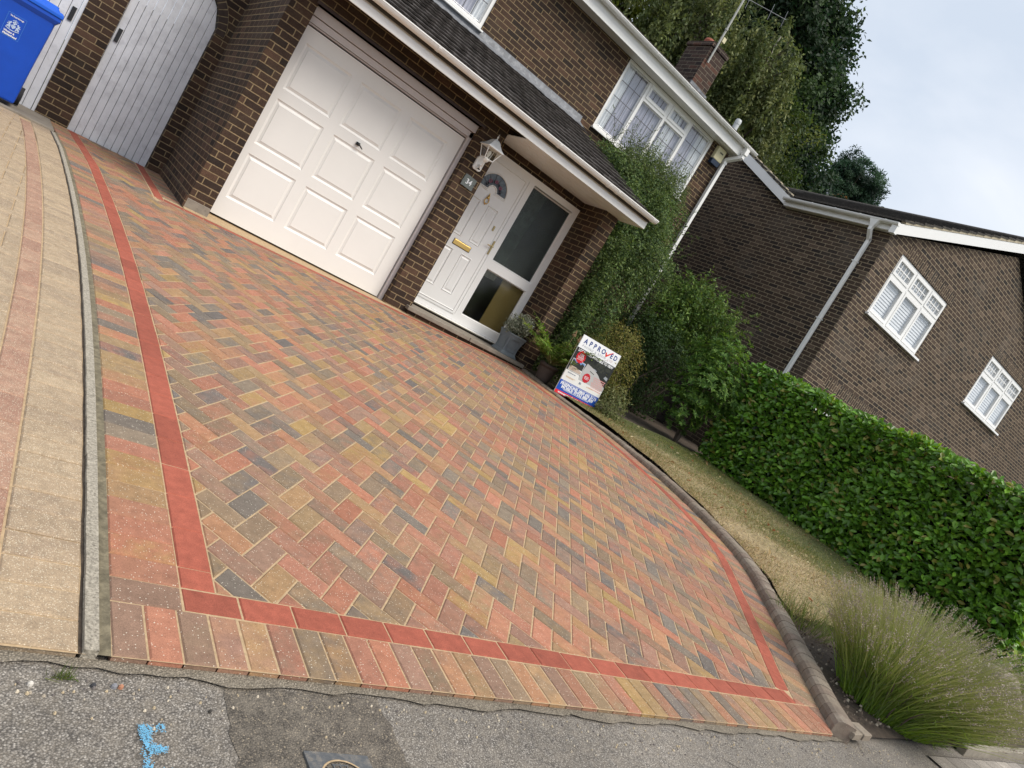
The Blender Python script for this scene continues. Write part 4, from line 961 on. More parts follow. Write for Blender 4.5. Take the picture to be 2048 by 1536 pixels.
hm = MB(); hm.tube([(-2.25, 1.66, .97), (-2.25, 1.74, 1.0), (-1.92, 1.74, 1.0), (-1.92, 1.66, .97)], .014, 8); hm.build('handle', M_['blue2'], wb)
hk = MB(); hk.box(-1.90, -1.855, 1.30, 1.37, 1.003, 1.045); hk.build('lid_hinge', M_['blue2'], lid)
for x in (-2.33, -1.84):
    wm = MB(); wm.tube([(x - .025, 1.56, .035), (x + .025, 1.56, .035)], .10, 20); wm.tube([(x - .028, 1.56, .035), (x + .028, 1.56, .035)], .045, 12); wm.build('wheel', M_['rubber'], wb)

# writing --------------------------------------------------------
def text_geo(body, size, bold=0.0, align='CENTER', sp=1.0):
    cu = bpy.data.curves.new('txt', 'FONT'); cu.body = body; cu.size = size; cu.align_x = align; cu.align_y = 'CENTER'; cu.offset = bold; cu.space_character = sp; cu.resolution_u = 3
    ob = bpy.data.objects.new('txt', cu); COL.objects.link(ob); dg = bpy.context.evaluated_depsgraph_get()
    me = bpy.data.meshes.new_from_object(ob.evaluated_get(dg)); V = [v.co.copy() for v in me.vertices]; F = [list(p.vertices) for p in me.polygons]
    bpy.data.objects.remove(ob); bpy.data.curves.remove(cu); bpy.data.meshes.remove(me); return V, F
def text_on(mb, body, size, u, v, f, off, bold=0.0, align='CENTER', width=None, sp=1.0):
    V, F = text_geo(body, size, bold, align, sp)
    if width and V:
        w0 = max(p.x for p in V) - min(p.x for p in V); k = width / w0
        V = [Vector((p.x * k, p.y, 0)) for p in V]
    mb.raw([f(u + p.x, v + p.y, off) for p in V], F)
# crest panel on the front of the bin (front face slopes: y from .985 at z .30 to .93 at z .885)
bf = lambda u, v, t: (-2.108 + u, .985 - (v + .655 - .30) * .094 - .0025 - t, .655 + v)
lab = MB()
for a, b_, c, e in ((-.078, .078, .108, .110), (-.078, .078, -.110, -.108), (-.078, -.0765, -.108, .108), (.0765, .078, -.108, .108)): lab.face([bf(a, c, .001), bf(b_, c, .001), bf(b_, e, .001), bf(a, e, .001)])
lab.build('label_border', plain('label_line_blue', (.10, .35, .75), .5, .05), wb)
lab = MB(); text_on(lab, 'The Royal Borough', .019, 0, .088, bf, .001, .0006, width=.118); text_on(lab, 'Windsor &', .026, -.014, -.066, bf, .001, .0011, width=.095); text_on(lab, 'Maidenhead', .026, 0, -.092, bf, .001, .0011, width=.118)
lab.build('label_lettering', M_['mwhite'], wb)
em = MB()
def fp(pts, off=.001): em.face([bf(u, v, off) for u, v in pts])
def fdisc(u, v, r, n=10, off=.001, k=1.0): fp([(u + r * math.cos(2 * PI * i / n), v + r * k * math.sin(2 * PI * i / n)) for i in range(n)], off)
fp([(-.018, .012), (.018, .012), (.018, -.008), (0, -.026), (-.018, -.008)])
for s in (-1, 1):
    for i, (u, v, r) in enumerate(((.034, -.004, .011), (.039, .014, .009), (.031, .027, .008), (.046, -.016, .008), (.028, -.022, .007), (.052, .006, .005), (.047, .024, .004))): fdisc(s * u, v, r, 8, .001 + i * .00012, 1.25)
for u, v, r in ((0, .024, .010), (-.012, .034, .007), (.012, .034, .007), (0, .044, .009), (-.02, .05, .004), (.02, .05, .004), (0, .06, .005), (-.010, .056, .004), (.010, .056, .004)): fdisc(u, v, r, 9, .0012)
for i in range(12):
    u0, u1 = -.058 + i * .0097, -.058 + (i + 1) * .0097; q = lambda u: -.034 - .012 * math.cos(u * 27)
    fp([(u0, q(u0)), (u1, q(u1)), (u1, q(u1) + .008), (u0, q(u0) + .008)], .0014)
em.build('crest', plain('crest_pale_blue', (.50, .62, .86), .5, .35, 120), wb)

# ------------------------------------------------------------------ things on the house wall
lt = thing('wall_lantern', 'white coach lantern on the brick pier between garage and front door', 'lantern', (2.375, -.16, 1.98))
LC = (2.335, -.335)
lm_ = MB(); lm_.prism([(2.310, 1.935), (2.330, 1.918), (2.405, 1.918), (2.428, 1.935), (2.428, 2.060), (2.405, 2.085), (2.330, 2.085), (2.310, 2.060)], -.182, -.151, lambda u, v, t: (u, t, v)); lm_.build('back_plate', M_['white'], lt, bevel=.006)
ar = MB(); ar.tube([(2.37, -.18, 1.985), (2.365, -.235, 1.965), (2.35, -.295, 1.985), (LC[0], LC[1], 2.05)], [.014, .015, .013, .014], 10); ar.tube([(2.372, -.18, 1.955), (2.372, -.205, 1.955)], .020, 12); ar.lathe([(.012, 2.03), (.030, 2.045), (.038, 2.062), (.036, 2.075)], *LC, 16); ar.tube([(2.35, -.28, 1.972), (2.345, -.30, 1.945)], .006, 8); ar.build('arm', M_['white'], lt, smooth=True)
sn = MB(); sn.box(2.357, 2.387, -.226, -.212, 1.936, 1.950); sn.build('sensor', M_['gap'], lt)
def sqring(mb, w0, z0, w1, z1, th, rot=0):
    pass
LW0, LW1, LZ0, LZ1 = .058, .098, 2.075, 2.205
fr2 = MB(); cs4 = [(-1, -1), (1, -1), (1, 1), (-1, 1)]
for sx_, sy_ in cs4: fr2.tube([(LC[0] + sx_ * LW0, LC[1] + sy_ * LW0, LZ0), (LC[0] + sx_ * LW1, LC[1] + sy_ * LW1, LZ1)], .0055, 6)
for w_, z_ in ((LW0, LZ0), (LW1, LZ1)):
    for i in range(4): a, b_ = cs4[i], cs4[(i + 1) % 4]; fr2.tube([(LC[0] + a[0] * w_, LC[1] + a[1] * w_, z_), (LC[0] + b_[0] * w_, LC[1] + b_[1] * w_, z_)], .0055, 6)
fr2.build('cage', M_['white'], lt)
gl2 = MB()
for i in range(4):
    a, b_ = cs4[i], cs4[(i + 1) % 4]; gl2.face([(LC[0] + a[0] * LW0, LC[1] + a[1] * LW0, LZ0), (LC[0] + b_[0] * LW0, LC[1] + b_[1] * LW0, LZ0), (LC[0] + b_[0] * LW1, LC[1] + b_[1] * LW1, LZ1), (LC[0] + a[0] * LW1, LC[1] + a[1] * LW1, LZ1)])
gl2.build('glass', M_['glass_clear'], lt)
rf2 = MB(); prv = None
for w_, z_ in ((.118, 2.205), (.112, 2.214), (.085, 2.238), (.060, 2.272), (.045, 2.300), (.030, 2.315), (.016, 2.322)):
    ringp = [(LC[0] + a * w_, LC[1] + b_ * w_, z_) for a, b_ in cs4]
    if prv:
        for i in range(4): rf2.face([prv[i], prv[(i + 1) % 4], ringp[(i + 1) % 4], ringp[i]])
    prv = ringp
rf2.face(prv); rf2.face([(LC[0] + a * .118, LC[1] + b_ * .118, 2.205) for a, b_ in cs4[::-1]])
lr_ = rf2.build('lantern_roof', M_['white'], lt)
fi = MB(); fi.lathe([(.010, 2.32), (.014, 2.328), (.006, 2.336), (.009, 2.346), (.011, 2.354), (.005, 2.366), (.003, 2.385), (.0008, 2.395)], *LC, 12); fi.build('finial', M_['white'], lr_, smooth=True)
bl = MB(); bl.lathe([(.012, 2.08), (.013, 2.105), (.022, 2.13), (.024, 2.15), (.016, 2.172), (.003, 2.18)], *LC, 14); bl.build('bulb', plain('frosted_bulb', (.75, .74, .70), .3, .05), lt, smooth=True)

hn = MB()
pts = ragged([(2.280, 1.684), (2.452, 1.680), (2.455, 1.820), (2.283, 1.826)], .0022, .02); hn.prism(pts, -.176, -.162, lambda u, v, t: (u, t, v))
hs = tag(hn.build('house_number_plate', M_['slate'], bevel=.001), 'grey slate plate with white number 34 on brick pier', 'sign')
hn = MB(); text_on(hn, '34', .088, 2.366, 1.752, lambda u, v, t: (u, -.1765 - t, v), .0008, .0012); hn.build('numerals', M_['mwhite'], hs)
for x in (2.292, 2.442): hn = MB(); hn.tube([(x, -.175, 1.752), (x, -.180, 1.752)], .0042, 10); hn.build('fixing_screw', M_['steel'], hs)

ab = MB(); ab.prism([(7.395, 4.795), (7.62, 4.795), (7.62, 5.03), (7.395, 5.03)], 1.965, 2.048, lambda u, v, t: (u, t, v)); abx = tag(ab.build('alarm_box', M_['cream'], bevel=.01), 'cream burglar alarm box with navy base under the upper eaves', 'alarm box')
ab = MB(); ab.prism([(7.395, 4.70), (7.60, 4.70), (7.62, 4.794), (7.395, 4.794)], 1.965, 2.048, lambda u, v, t: (u, t, v)); ab.build('base_cover', M_['navy'], abx, bevel=.008)
ab = MB(); ab.box(7.475, 7.565, 1.9625, 1.966, 4.93, 4.955); ab.build('marking', plain('grey_mark', (.10, .10, .07), .6), abx)

ae = thing('tv_aerial', 'grey television aerial on a pole fixed to the chimney', 'aerial', (6.97, 3.12, 6.70))
mm = MB(); mm.tube([(6.97, 2.965, 6.35), (6.955, 2.965, 7.75)], .019, 8); mm.tube([(6.962, 2.965, 7.0), (6.962, 2.965, 7.03)], .03, 8); mm.build('mast', plain('galvanised', (.42, .42, .39), .5, .2, 20), ae)
mm = MB(); mm.tube([(6.955, 2.965, 7.63), (7.18, 3.06, 7.76), (7.9, 3.08, 7.99), (8.2, 3.1, 8.09)], .006, 6); mm.build('boom', M_['lead'], ae)
for t_ in (.10, .62, .95):
    mm = MB()
    p = Vector((6.98, 3.0, 7.66)).lerp(Vector((8.2, 3.1, 8.09)), t_); L_ = .16
    mm.tube([p - Vector((0, .02, L_)), p + Vector((0, .02, L_))], .005, 5); mm.build('element', M_['lead'], ae)
mm = MB(); mm.box(6.985, 7.06, 2.93, 2.965, 6.79, 6.88); mm.build('junction_box', M_['cream'], ae)

# planter on the step
pt_ = thing('square_planter', 'square grey planter with grey leaved shrub on the step', 'planter', (4.17, .0, .118))
pm = MB(); px0, px1, py0, py1 = 4.02, 4.305, -.165, .12; pb = .118
def prect(k): return (px0 + k, px1 - k, py0 + k, py1 - k)
loft(pm, [(*prect(.002), pb), (*prect(.004), pb + .012), (*prect(.026), pb + .05), (*prect(.030), pb + .10), (*prect(.020), pb + .21), (*prect(.004), pb + .280), (*prect(.0), pb + .285), (*prect(.0), pb + .305), (*prect(.014), pb + .306), (*prect(.022), pb + .27)])
pm.build('pot', M_['planter'], pt_, bevel=.003)
oc = MB()
def octo(cx_, cz_, hw, hh, c): return [(cx_ - hw + c, cz_ - hh), (cx_ + hw - c, cz_ - hh), (cx_ + hw, cz_ - hh + c), (cx_ + hw, cz_ + hh - c), (cx_ + hw - c, cz_ + hh), (cx_ - hw + c, cz_ + hh), (cx_ - hw, cz_ + hh - c), (cx_ - hw, cz_ - hh + c)]
o1, o2 = octo(0, pb + .155, .088, .092, .03), octo(0, pb + .155, .080, .084, .027)
def yface(z): return .030 - (z - pb - .10) * .125 if z > pb + .10 else .030
for f_ in (lambda u, v, d: ((px0 + px1) / 2 + u, py0 + yface(v) - d, v), lambda u, v, d: (px0 + yface(v) - d, (py0 + py1) / 2 - u, v)):
    for i in range(8):
        j = (i + 1) % 8; a, b_, c, e = o1[i], o1[j], o2[j], o2[i]
        oc.face([f_(*a, .001), f_(*b_, .001), f_(*b_, .007), f_(*a, .007)]); oc.face([f_(*a, .007), f_(*b_, .007), f_(*c, .007), f_(*e, .007)]); oc.face([f_(*e, .007), f_(*c, .007), f_(*c, .001), f_(*e, .001)])
oc.build('panel_moulding', M_['planter'], pt_)
sm_ = MB(); sm_.box(px0 + .024, px1 - .024, py0 + .024, py1 - .024, pb + .2, pb + .272); sm_.build('potting_soil', M_['soil'], pt_)

# ------------------------------------------------------------------ foliage
def bush_pts(ells, n, shell=.55, lump=.18, seed=0):
    # points in a union of ellipsoids (cx,cy,cz,rx,ry,rz[,weight]); returns points, outward directions
    r = np.random.default_rng(seed + 11); w_ = np.array([(e[6] if len(e) > 6 else 1) * (e[3] * e[4] * e[5]) ** .67 for e in ells]); w_ /= w_.sum(); P = []; O = []
    for e, k in zip(ells, (w_ * n).astype(int)):
        d = nrm(r.normal(size=(k, 3))); rad = np.where(r.random(k) < shell, r.uniform(.85, 1.02, k), r.random(k) ** .4)
        rad = rad * (1 + lump * (np.sin(d[:, 0] * 7 + e[0] * 5) * np.sin(d[:, 1] * 6 + e[1] * 3) + .6 * np.sin(d[:, 2] * 11 + d[:, 0] * 9)))
        P.append(np.array(e[:3]) + d * rad[:, None] * np.array(e[3:6])); O.append(d)
    return np.concatenate(P), np.concatenate(O)
def bush_leaves(name, ells, n, L, W, pal, mat, parent, shell=.55, lump=.18, up=.35, wild=.9, seed=0, shape='diamond', zmin=None, filt=None, fold=.25, hang=0.0):
    P, O = bush_pts(ells, n, shell, lump, seed)
    k = np.ones(len(P), bool)
    if zmin is not None: k &= P[:, 2] > zmin
    if filt is not None: k &= filt(P)
    P, O = P[k], O[k]; n = len(P)
    N = nrm(O + RNG.normal(0, wild, (n, 3)) * .8 + np.array([0, 0, up])); D = nrm(RNG.normal(size=(n, 3)) + O * .6 + np.array([0, 0, .25 - hang]))
    s = RNG.uniform(.7, 1.25, n)
    return leaves(name, P, N, D, L * s, W * s, pick(n, pal), mat, parent, fold, shape)
def stems(name, base, tips, r0, mat, parent, droop=0.0, n=6):
    mb = MB()
    for tp in tips:
        b_, e = Vector(base), Vector(tp); mid = b_.lerp(e, .5) + Vector((random.uniform(-.1, .1), random.uniform(-.1, .1), random.uniform(.02, .12))) * (e - b_).length
        mb.tube([b_, b_.lerp(mid, .6), mid, mid.lerp(e, .55), e], [r0, r0 * .8, r0 * .6, r0 * .4, r0 * .15], n)
    return mb.build(name, mat, parent)

bush_leaves('foliage', [(4.16, -.03, .54, .16, .14, .15), (4.26, -.06, .58, .10, .09, .12), (4.05, -.05, .51, .09, .09, .10), (4.17, -.08, .67, .06, .05, .07)], 1900, .036, .015, [(.17, .19, .14), (.24, .26, .20), (.12, .14, .09), (.32, .33, .26)], M_['leaf'], pt_, .6, .25)
stems('stem', (4.16, -.02, .38), [(4.1, -.06, .58), (4.24, -.04, .6), (4.17, -.1, .66), (4.2, .03, .62)], .006, M_['twig'], pt_)

# climbing shrub on the corner of the house
cl_ = thing('climbing_shrub', 'tall dark green climbing shrub covering the corner of the brown house', 'shrub', (5.6, .9, 0))
CE = [(5.25, .45, .45, .50, .55, .6, .8), (5.35, .4, 1.15, .47, .55, .6), (5.55, .55, 1.75, .52, .6, .6), (5.85, .8, 2.4, .68, .75, .55), (5.75, 1.15, 2.98, .75, .7, .5), (5.45, 1.25, 3.30, .80, .62, .36), (4.98, 1.35, 3.43, .42, .45, .17, .9), (5.95, 1.5, 3.62, .62, .42, .34), (6.62, 1.55, 3.30, .48, .4, .5), (6.55, 1.0, 2.3, .40, .5, .5), (6.3, 1.3, 2.8, .5, .5, .5), (5.10, .75, 2.85, .34, .5, .36), (4.88, .15, 2.15, .16, .3, .35, .5), (4.78, -.32, 1.0, .15, .12, .42, 1.4), (4.80, -.30, 1.75, .14, .12, .40, 1.3), (4.84, -.28, 2.20, .12, .10, .2, 1.2), (4.9, -.3, .5, .2, .15, .35)]
GP = [(.048, .085, .028), (.070, .118, .036), (.095, .15, .045), (.036, .065, .025), (.13, .19, .055), (.16, .215, .075)]
def roofclear(P):   # keep off the tiles, out of the house
    zr_ = 2.615 + (P[:, 1] + .745) * .4
    inside = (P[:, 0] < 4.68) & (P[:, 1] > -.5) & (P[:, 2] < zr_ + .03)
    return ~inside & ~((P[:, 0] < 4.66) & (P[:, 1] > -.17) & (P[:, 2] < 2.5)) & ~((P[:, 1] > 2.02) & (P[:, 0] < 7.8))
bush_leaves('foliage', CE, 56000, .048, .024, GP, M_['leaf'], cl_, .5, .20, .75, filt=roofclear, seed=1)
bush_leaves('foliage', [(5.8, 1.3, 3.72, .75, .5, .32), (6.4, 1.5, 3.62, .5, .35, .35), (5.35, 1.3, 3.5, .55, .4, .22)], 9000, .036, .016, [(.11, .145, .05), (.145, .18, .07), (.075, .11, .04)], M_['leaf'], cl_, .25, .3, .4, filt=roofclear, seed=5)
# wispy shoots in front of the window
def sprays(parent, bases, lens, leafn, pal, L, W, seed, lean=(0, -.15, 1), spread=.35, rad=.0035, matt=None, name='shoot'):
    r = np.random.default_rng(seed); mb = MB(); PP = []; NN = []; DD = []
    for b_ in bases:
        ln = r.uniform(*lens); d = Vector(np.array(lean) + r.normal(0, spread, 3)).normalized(); cv = Vector(r.normal(0, .25, 3)); pts = []
        for i in range(6): t = i / 5; pts.append(Vector(b_) + d * ln * t + cv * ln * t * t * .6)
        mb.tube(pts, [rad, rad * .85, rad * .7, rad * .55, rad * .4, rad * .2], 4, cap=False)
        k = int(leafn * ln)
        for t in r.uniform(.1, 1, k):
            i = min(4, int(t * 5)); p = pts[i].lerp(pts[i + 1], t * 5 - i); PP.append(p); v = Vector(r.normal(size=3)); DD.append(v.normalized() + d * .7); NN.append(Vector(r.normal(size=3)) + Vector((0, -.3, .5)))
    mb.build(name, matt or M_['twig'], parent); n = len(PP); s = r.uniform(.7, 1.2, n)
    leaves('shoot_leaves', np.array(PP), np.array(NN), np.array(DD), L * s, W * s, pick(n, pal), M_['leaf'], parent)
rb_ = np.random.default_rng(3)
bs = [(x, 1.55 + .3 * rb_.random(), 3.62 - .12 * abs(x - 5.9) + .15 * rb_.random()) for x in rb_.uniform(5.05, 6.9, 70)]
sprays(cl_, bs, (.3, .75), 62, [(.10, .14, .05), (.14, .18, .07), (.07, .10, .035)], .030, .013, 4)
bs = [Vector((5.7, .9, 2.3)) + Vector(np.array(d) * np.array([1.0, .8, 1.45])) for d in sph(70)]
bs = [b_ for b_ in bs if b_[0] > 4.75 and b_[1] < 1.75 and b_[2] < 3.8]
sprays(cl_, bs, (.15, .4), 70, GP, .034, .015, 8, (.1, -.5, .3), .5)
stems('stem', (5.4, 1.0, -.02), [(5.3, .5, 1.3), (5.9, .9, 2.6), (5.5, 1.3, 3.4), (6.5, 1.4, 3.1), (5.1, 1.3, 3.4), (6.5, 1.1, 2.1)], .035, M_['dry_bark'], cl_)

# leafy pot plant with ferny leaves by the pier
fp_ = thing('fern_pot', 'ferny leaved plant with brown flower heads in a dark pot by the brick pier', 'pot plant', (4.60, -.52, .03))
pm = MB(); pm.lathe([(.085, .04), (.105, .10), (.125, .24), (.132, .27), (.138, .27), (.138, .31), (.122, .31), (.115, .27)], 4.60, -.50, 20); pm.build('pot', M_['terracotta'], fp_, smooth=True)
FB = Vector((4.60, -.50, .30)); r = np.random.default_rng(21); PP = []; NN = []; DD = []; LL = []; mb = MB()
for i in range(58):
    a = r.uniform(0, 2 * PI); ln = r.uniform(.35, .92); up_ = r.uniform(.7, 2.2); d = Vector((math.cos(a), math.sin(a), up_)).normalized(); pts = []
    if d.y > .35 and ln > .5: ln *= .7
    for k in range(8): t = k / 7; pts.append(FB + d * ln * t + Vector((math.cos(a) * .22, math.sin(a) * .22, -.28)) * ln * t * t)
    mb.tube(pts, [.005 * (1 - .1 * k) for k in range(8)], 5, cap=False)
    sd = Vector((0, 0, 1)).cross(d).normalized()
    for t in np.linspace(.3, 1, 26):
        k = min(6, int(t * 7)); p = pts[k].lerp(pts[k + 1], t * 7 - k); tg = (pts[k + 1] - pts[k]).normalized()
        for s_ in (-1, 1): PP.append(p); DD.append(sd * s_ + tg * .45 + Vector((0, 0, -.1))); NN.append(Vector((0, 0, 1)) + Vector(r.normal(0, .3, 3))); LL.append(.085 * math.sin(PI * (.22 + .75 * (t - .3) / .7)) * ln / .6)
mb.build('stem', plain('fern_stem', (.16, .15, .05), .7), fp_)
leaves('fronds', np.array(PP), np.array(NN), np.array(DD), np.array(LL), np.array(LL) * .30, pick(len(PP), [(.10, .19, .03), (.15, .25, .045), (.07, .13, .025), (.19, .25, .06)]), M_['leaf'], fp_, .12)
mb = MB()
for x, y, z in ((4.62, -.60, .80), (4.70, -.64, .76)):
    for k in range(40): a = r.uniform(0, 2 * PI); q = r.random(); mb.tube([(x + .026 * (1 - q) * math.cos(a), y + .026 * (1 - q) * math.sin(a), z + .085 * q), (x + .030 * (1 - q) * math.cos(a), y + .030 * (1 - q) * math.sin(a), z + .085 * q + .008)], .006, 5)
    mb.tube([(x, y, z - .3), (x, y, z + .05)], .0025, 5)
mb.build('flower_head', plain('faded_flower', (.36, .23, .13), .9, .3, 60), fp_)

# weeping golden shrub and its low neighbour behind the advert
gs = thing('golden_shrub', 'drooping olive and yellow shrub standing behind the advert board', 'shrub', (5.45, -.55, 0))
P, O = bush_pts([(5.42, -.55, .95, .36, .30, .36), (5.62, -.5, .62, .30, .30, .40), (5.25, -.5, .55, .30, .30, .42), (5.45, -.55, 1.2, .22, .2, .18)], 900, .7, .2, 9); r = np.random.default_rng(5); PP = []; DD = []; NN = []
for p, o in zip(P, O):
    dv = np.array([o[0] * .8, o[1] * .8, -.25]) + r.normal(0, .35, 3)
    for k in range(9): t = k / 8; PP.append(p + dv * .15 * t + np.array([0, 0, -.10]) * t * t + r.normal(0, .008, 3)); DD.append(dv + r.normal(0, .6, 3)); NN.append(o + r.normal(0, .7, 3) + np.array([0, 0, .4]))
leaves('foliage', np.array(PP), np.array(NN), np.array(DD), RNG.uniform(.028, .052, len(PP)), RNG.uniform(.009, .015, len(PP)), pick(len(PP), [(.16, .17, .04), (.23, .225, .06), (.10, .125, .03), (.30, .27, .09), (.12, .10, .035)]), M_['leaf'], gs)
stems('stem', (5.45, -.5, 0), [(5.4, -.55, 1.2), (5.65, -.5, .8), (5.2, -.5, .8), (5.5, -.6, 1.0)], .02, M_['twig'], gs)
gs2 = thing('low_shrub', 'small pale green rounded shrub at the grass edge beside the advert board', 'shrub', (5.48, -1.0, .03))
bush_leaves('foliage', [(5.48, -1.0, .26, .22, .22, .25), (5.40, -1.05, .12, .2, .2, .14)], 1700, .045, .016, [(.17, .19, .08), (.23, .24, .11), (.11, .14, .05)], M_['leaf'], gs2, .6, .2, .5)
stems('stem', (5.48, -1.0, .03), [(5.4, -1.05, .35), (5.55, -.95, .4)], .01, M_['twig'], gs2)

# shrubs between the house and the hedge, dark fence behind
fn = thing('slat_fence', 'dark weathered slat fence in the shade behind the shrubs', 'fence', (8.9, 2.1, 0))
fm = MB()
for i in range(13): fm.box(7.80, 10.10, 2.10, 2.12, .06 + i * .135, .06 + i * .135 + .120)
fm.build('slats', M_['fence'], fn)
for x in (7.85, 8.95, 10.04): pm = MB(); pm.box(x - .045, x + .045, 2.121, 2.20, 0, 1.9); pm.build('post', M_['fence'], fn)
sa = thing('tall_shrub', 'tall loose mid green shrub reaching over against the neighbour wall', 'shrub', (8.2, 1.3, .1))
bush_leaves('foliage', [(8.15, 1.35, 2.45, .62, .55, .42), (8.62, 1.0, 2.28, .50, .45, .32), (7.85, 1.3, 1.95, .55, .5, .5), (8.5, 1.1, 1.75, .6, .5, .45), (9.05, .8, 2.05, .30, .3, .22, .7)], 9500, .075, .030, [(.07, .135, .028), (.105, .18, .038), (.15, .225, .05), (.045, .09, .022)], M_['leaf'], sa, .45, .32, .5, seed=12, hang=.3)
sprays(sa, [Vector((8.4, 1.1, 2.35)) + Vector(np.array(d) * np.array([.75, .5, .4])) for d in sph(42)], (.25, .6), 40, [(.10, .16, .04), (.14, .20, .055)], .07, .028, 15, (.4, -.3, .3), .45)
stems('stem', (8.2, 1.3, .05), [(8.1, 1.3, 2.3), (8.6, 1.0, 2.2), (7.9, 1.3, 1.9), (9.0, .8, 2.0), (8.5, 1.1, 1.7)], .03, M_['dry_bark'], sa)
sb = thing('dark_shrub', 'dense dark evergreen shrub in the gap between climber and hedge', 'shrub', (7.35, .8, .1))
bush_leaves('foliage', [(7.25, 1.05, 1.35, .5, .5, .5), (7.75, .95, 1.3, .5, .5, .5), (6.9, 1.3, .95, .4, .4, .5), (6.5, 1.35, .42, .6, .5, .42), (7.4, 1.25, .45, .7, .5, .45), (8.1, 1.35, .5, .6, .45, .5)], 17000, .055, .024, [(.026, .055, .018), (.036, .07, .022), (.05, .09, .028)], M_['leaf'], sb, .5, .25, .4, seed=14)
stems('stem', (7.35, .85, .05), [(7.2, .9, 1.4), (7.8, .7, 1.2), (6.9, 1.1, 1.0)], .03, M_['dry_bark'], sb)
sc2 = thing('bright_shrub', 'bright green shrub with whorled glossy leaves leaning against the hedge end', 'shrub', (7.9, -.35, .1))
P, O = bush_pts([(7.95, -.2, 1.62, .5, .45, .42), (7.62, -.45, 1.15, .45, .42, .38), (8.15, -.35, 1.25, .5, .45, .5), (7.55, -.35, .72, .42, .4, .35, .7)], 900, .75, .25, 17); r = np.random.default_rng(6); PP = []; DD = []; NN = []
for p, o in zip(P, O):
    ax = nrm((o + np.array([0, 0, .7]) + r.normal(0, .35, 3))[None])[0]; a1 = nrm(np.cross(ax, r.normal(size=3))[None])[0]; a2 = np.cross(ax, a1)
    for k in range(9): a = 2 * PI * k / 9 + r.normal(0, .2); dv = a1 * math.cos(a) + a2 * math.sin(a) + ax * .35; PP.append(p + dv * .004); DD.append(dv); NN.append(ax - dv * .3)
leaves('foliage', np.array(PP), np.array(NN), np.array(DD), RNG.uniform(.055, .085, len(PP)), RNG.uniform(.018, .026, len(PP)), pick(len(PP), [(.065, .145, .026), (.10, .195, .036), (.145, .24, .05), (.045, .10, .02)]), M_['leaf'], sc2, .2, 'oval')
stems('stem', (7.85, -.3, .05), [(7.9, -.2, 1.6), (7.6, -.45, 1.2), (8.1, -.35, 1.3), (7.6, -.4, .8), (8.1, -.1, 1.6)], .028, M_['dry_bark'], sc2)

# clipped laurel hedge
hg = thing('laurel_hedge', 'clipped glossy green laurel hedge along the far side of the lawn', 'hedge', (8.75, -3.0, 0))
r = np.random.default_rng(30)
def hx(y, z): return 8.20 + .05 * np.sin(y * 2.1 + z) + .035 * np.sin(y * 5.3 + z * 4) + np.where(z < .5, (.5 - z) * .15, 0)
def htop(y, x): return 1.84 + .045 * np.sin(y * 3.1) + .03 * np.sin(y * 7.7 + x * 5)
HY0, HY1 = -5.5, -.55
nF = 11500; y = r.uniform(HY0, HY1, nF); z = .03 + 1.87 * r.random(nF) ** .95; dep = np.abs(r.normal(0, .07, nF)) ; P1 = np.stack([hx(y, z) + dep - .03, y, z], 1); N1 = np.tile([-.75, -.3, .75], (nF, 1))
nT = 3800; y = r.uniform(HY0, HY1, nT); x = r.uniform(8.18, 9.2, nT); P2 = np.stack([x, y, htop(y, x) + r.normal(0, .035, nT)], 1); N2 = np.tile([-.25, 0, 1.0], (nT, 1))
nE = 2600; x = r.uniform(8.2, 9.25, nE); z = .12 + 1.75 * r.random(nE); P3 = np.stack([x, HY0 - .02 + np.abs(r.normal(0, .07, nE)) - .03 * np.sin(z * 5), z], 1); N3 = np.tile([-.1, -.8, .75], (nE, 1))
P = np.concatenate([P1, P2, P3]); N = np.concatenate([N1, N2, N3]); n = len(P)
D = np.where(np.arange(n)[:, None] < nF, np.array([[-.55, 0, .55]]), np.array([[0, 0, .9]])) + r.normal(0, .55, (n, 3)); D[nF + nT:] += np.array([0, -.5, 0])
N = N + r.normal(0, .48, (n, 3)); s = r.uniform(.65, 1.2, n)
C = pick(n, [(.065, .150, .016), (.085, .18, .020), (.115, .22, .024), (.050, .115, .015), (.072, .16, .018)], .28); C *= 1.55; yl = r.random(n) < .06; C[yl] = pick(int(yl.sum()), [(.30, .28, .06), (.22, .25, .05), (.34, .30, .09)])
leaves('foliage', P, N, D, .108 * s, .054 * s, C, M_['hedge'], hg, .14, 'oval')
n2 = 3400; y = r.uniform(HY0, HY1, n2); x = r.uniform(8.2, 9.2, n2); P = np.stack([x, y, htop(y, x) + .02], 1); N = np.tile([-.6, 0, .5], (n2, 1)) + r.normal(0, .5, (n2, 3)); D = np.tile([-.15, 0, 1.0], (n2, 1)) + r.normal(0, .35, (n2, 3))
leaves('young_growth', P, N, D, r.uniform(.06, .11, n2), r.uniform(.026, .046, n2), pick(n2, [(.17, .31, .030), (.22, .37, .04), (.13, .26, .028)]), M_['hedge'], hg, .14, 'oval')
hc = MB(); hc.box(8.42, 9.0, HY0 + .2, HY1 - .1, .10, 1.68); hc.build('dark_core', plain('hedge_inner', (.014, .022, .008), .95, .4, 9), hg)  # plain dark box added inside the leaves to block light through the hedge
hs_ = MB()
for y in np.arange(HY0 + .2, HY1, .22): hs_.tube([(8.6 + random.uniform(-.12, .2), y, -.02), (8.6 + random.uniform(-.1, .1), y + random.uniform(-.08, .08), .4)], .018, 6)
hs_.build('stem', M_['dry_bark'], hg)

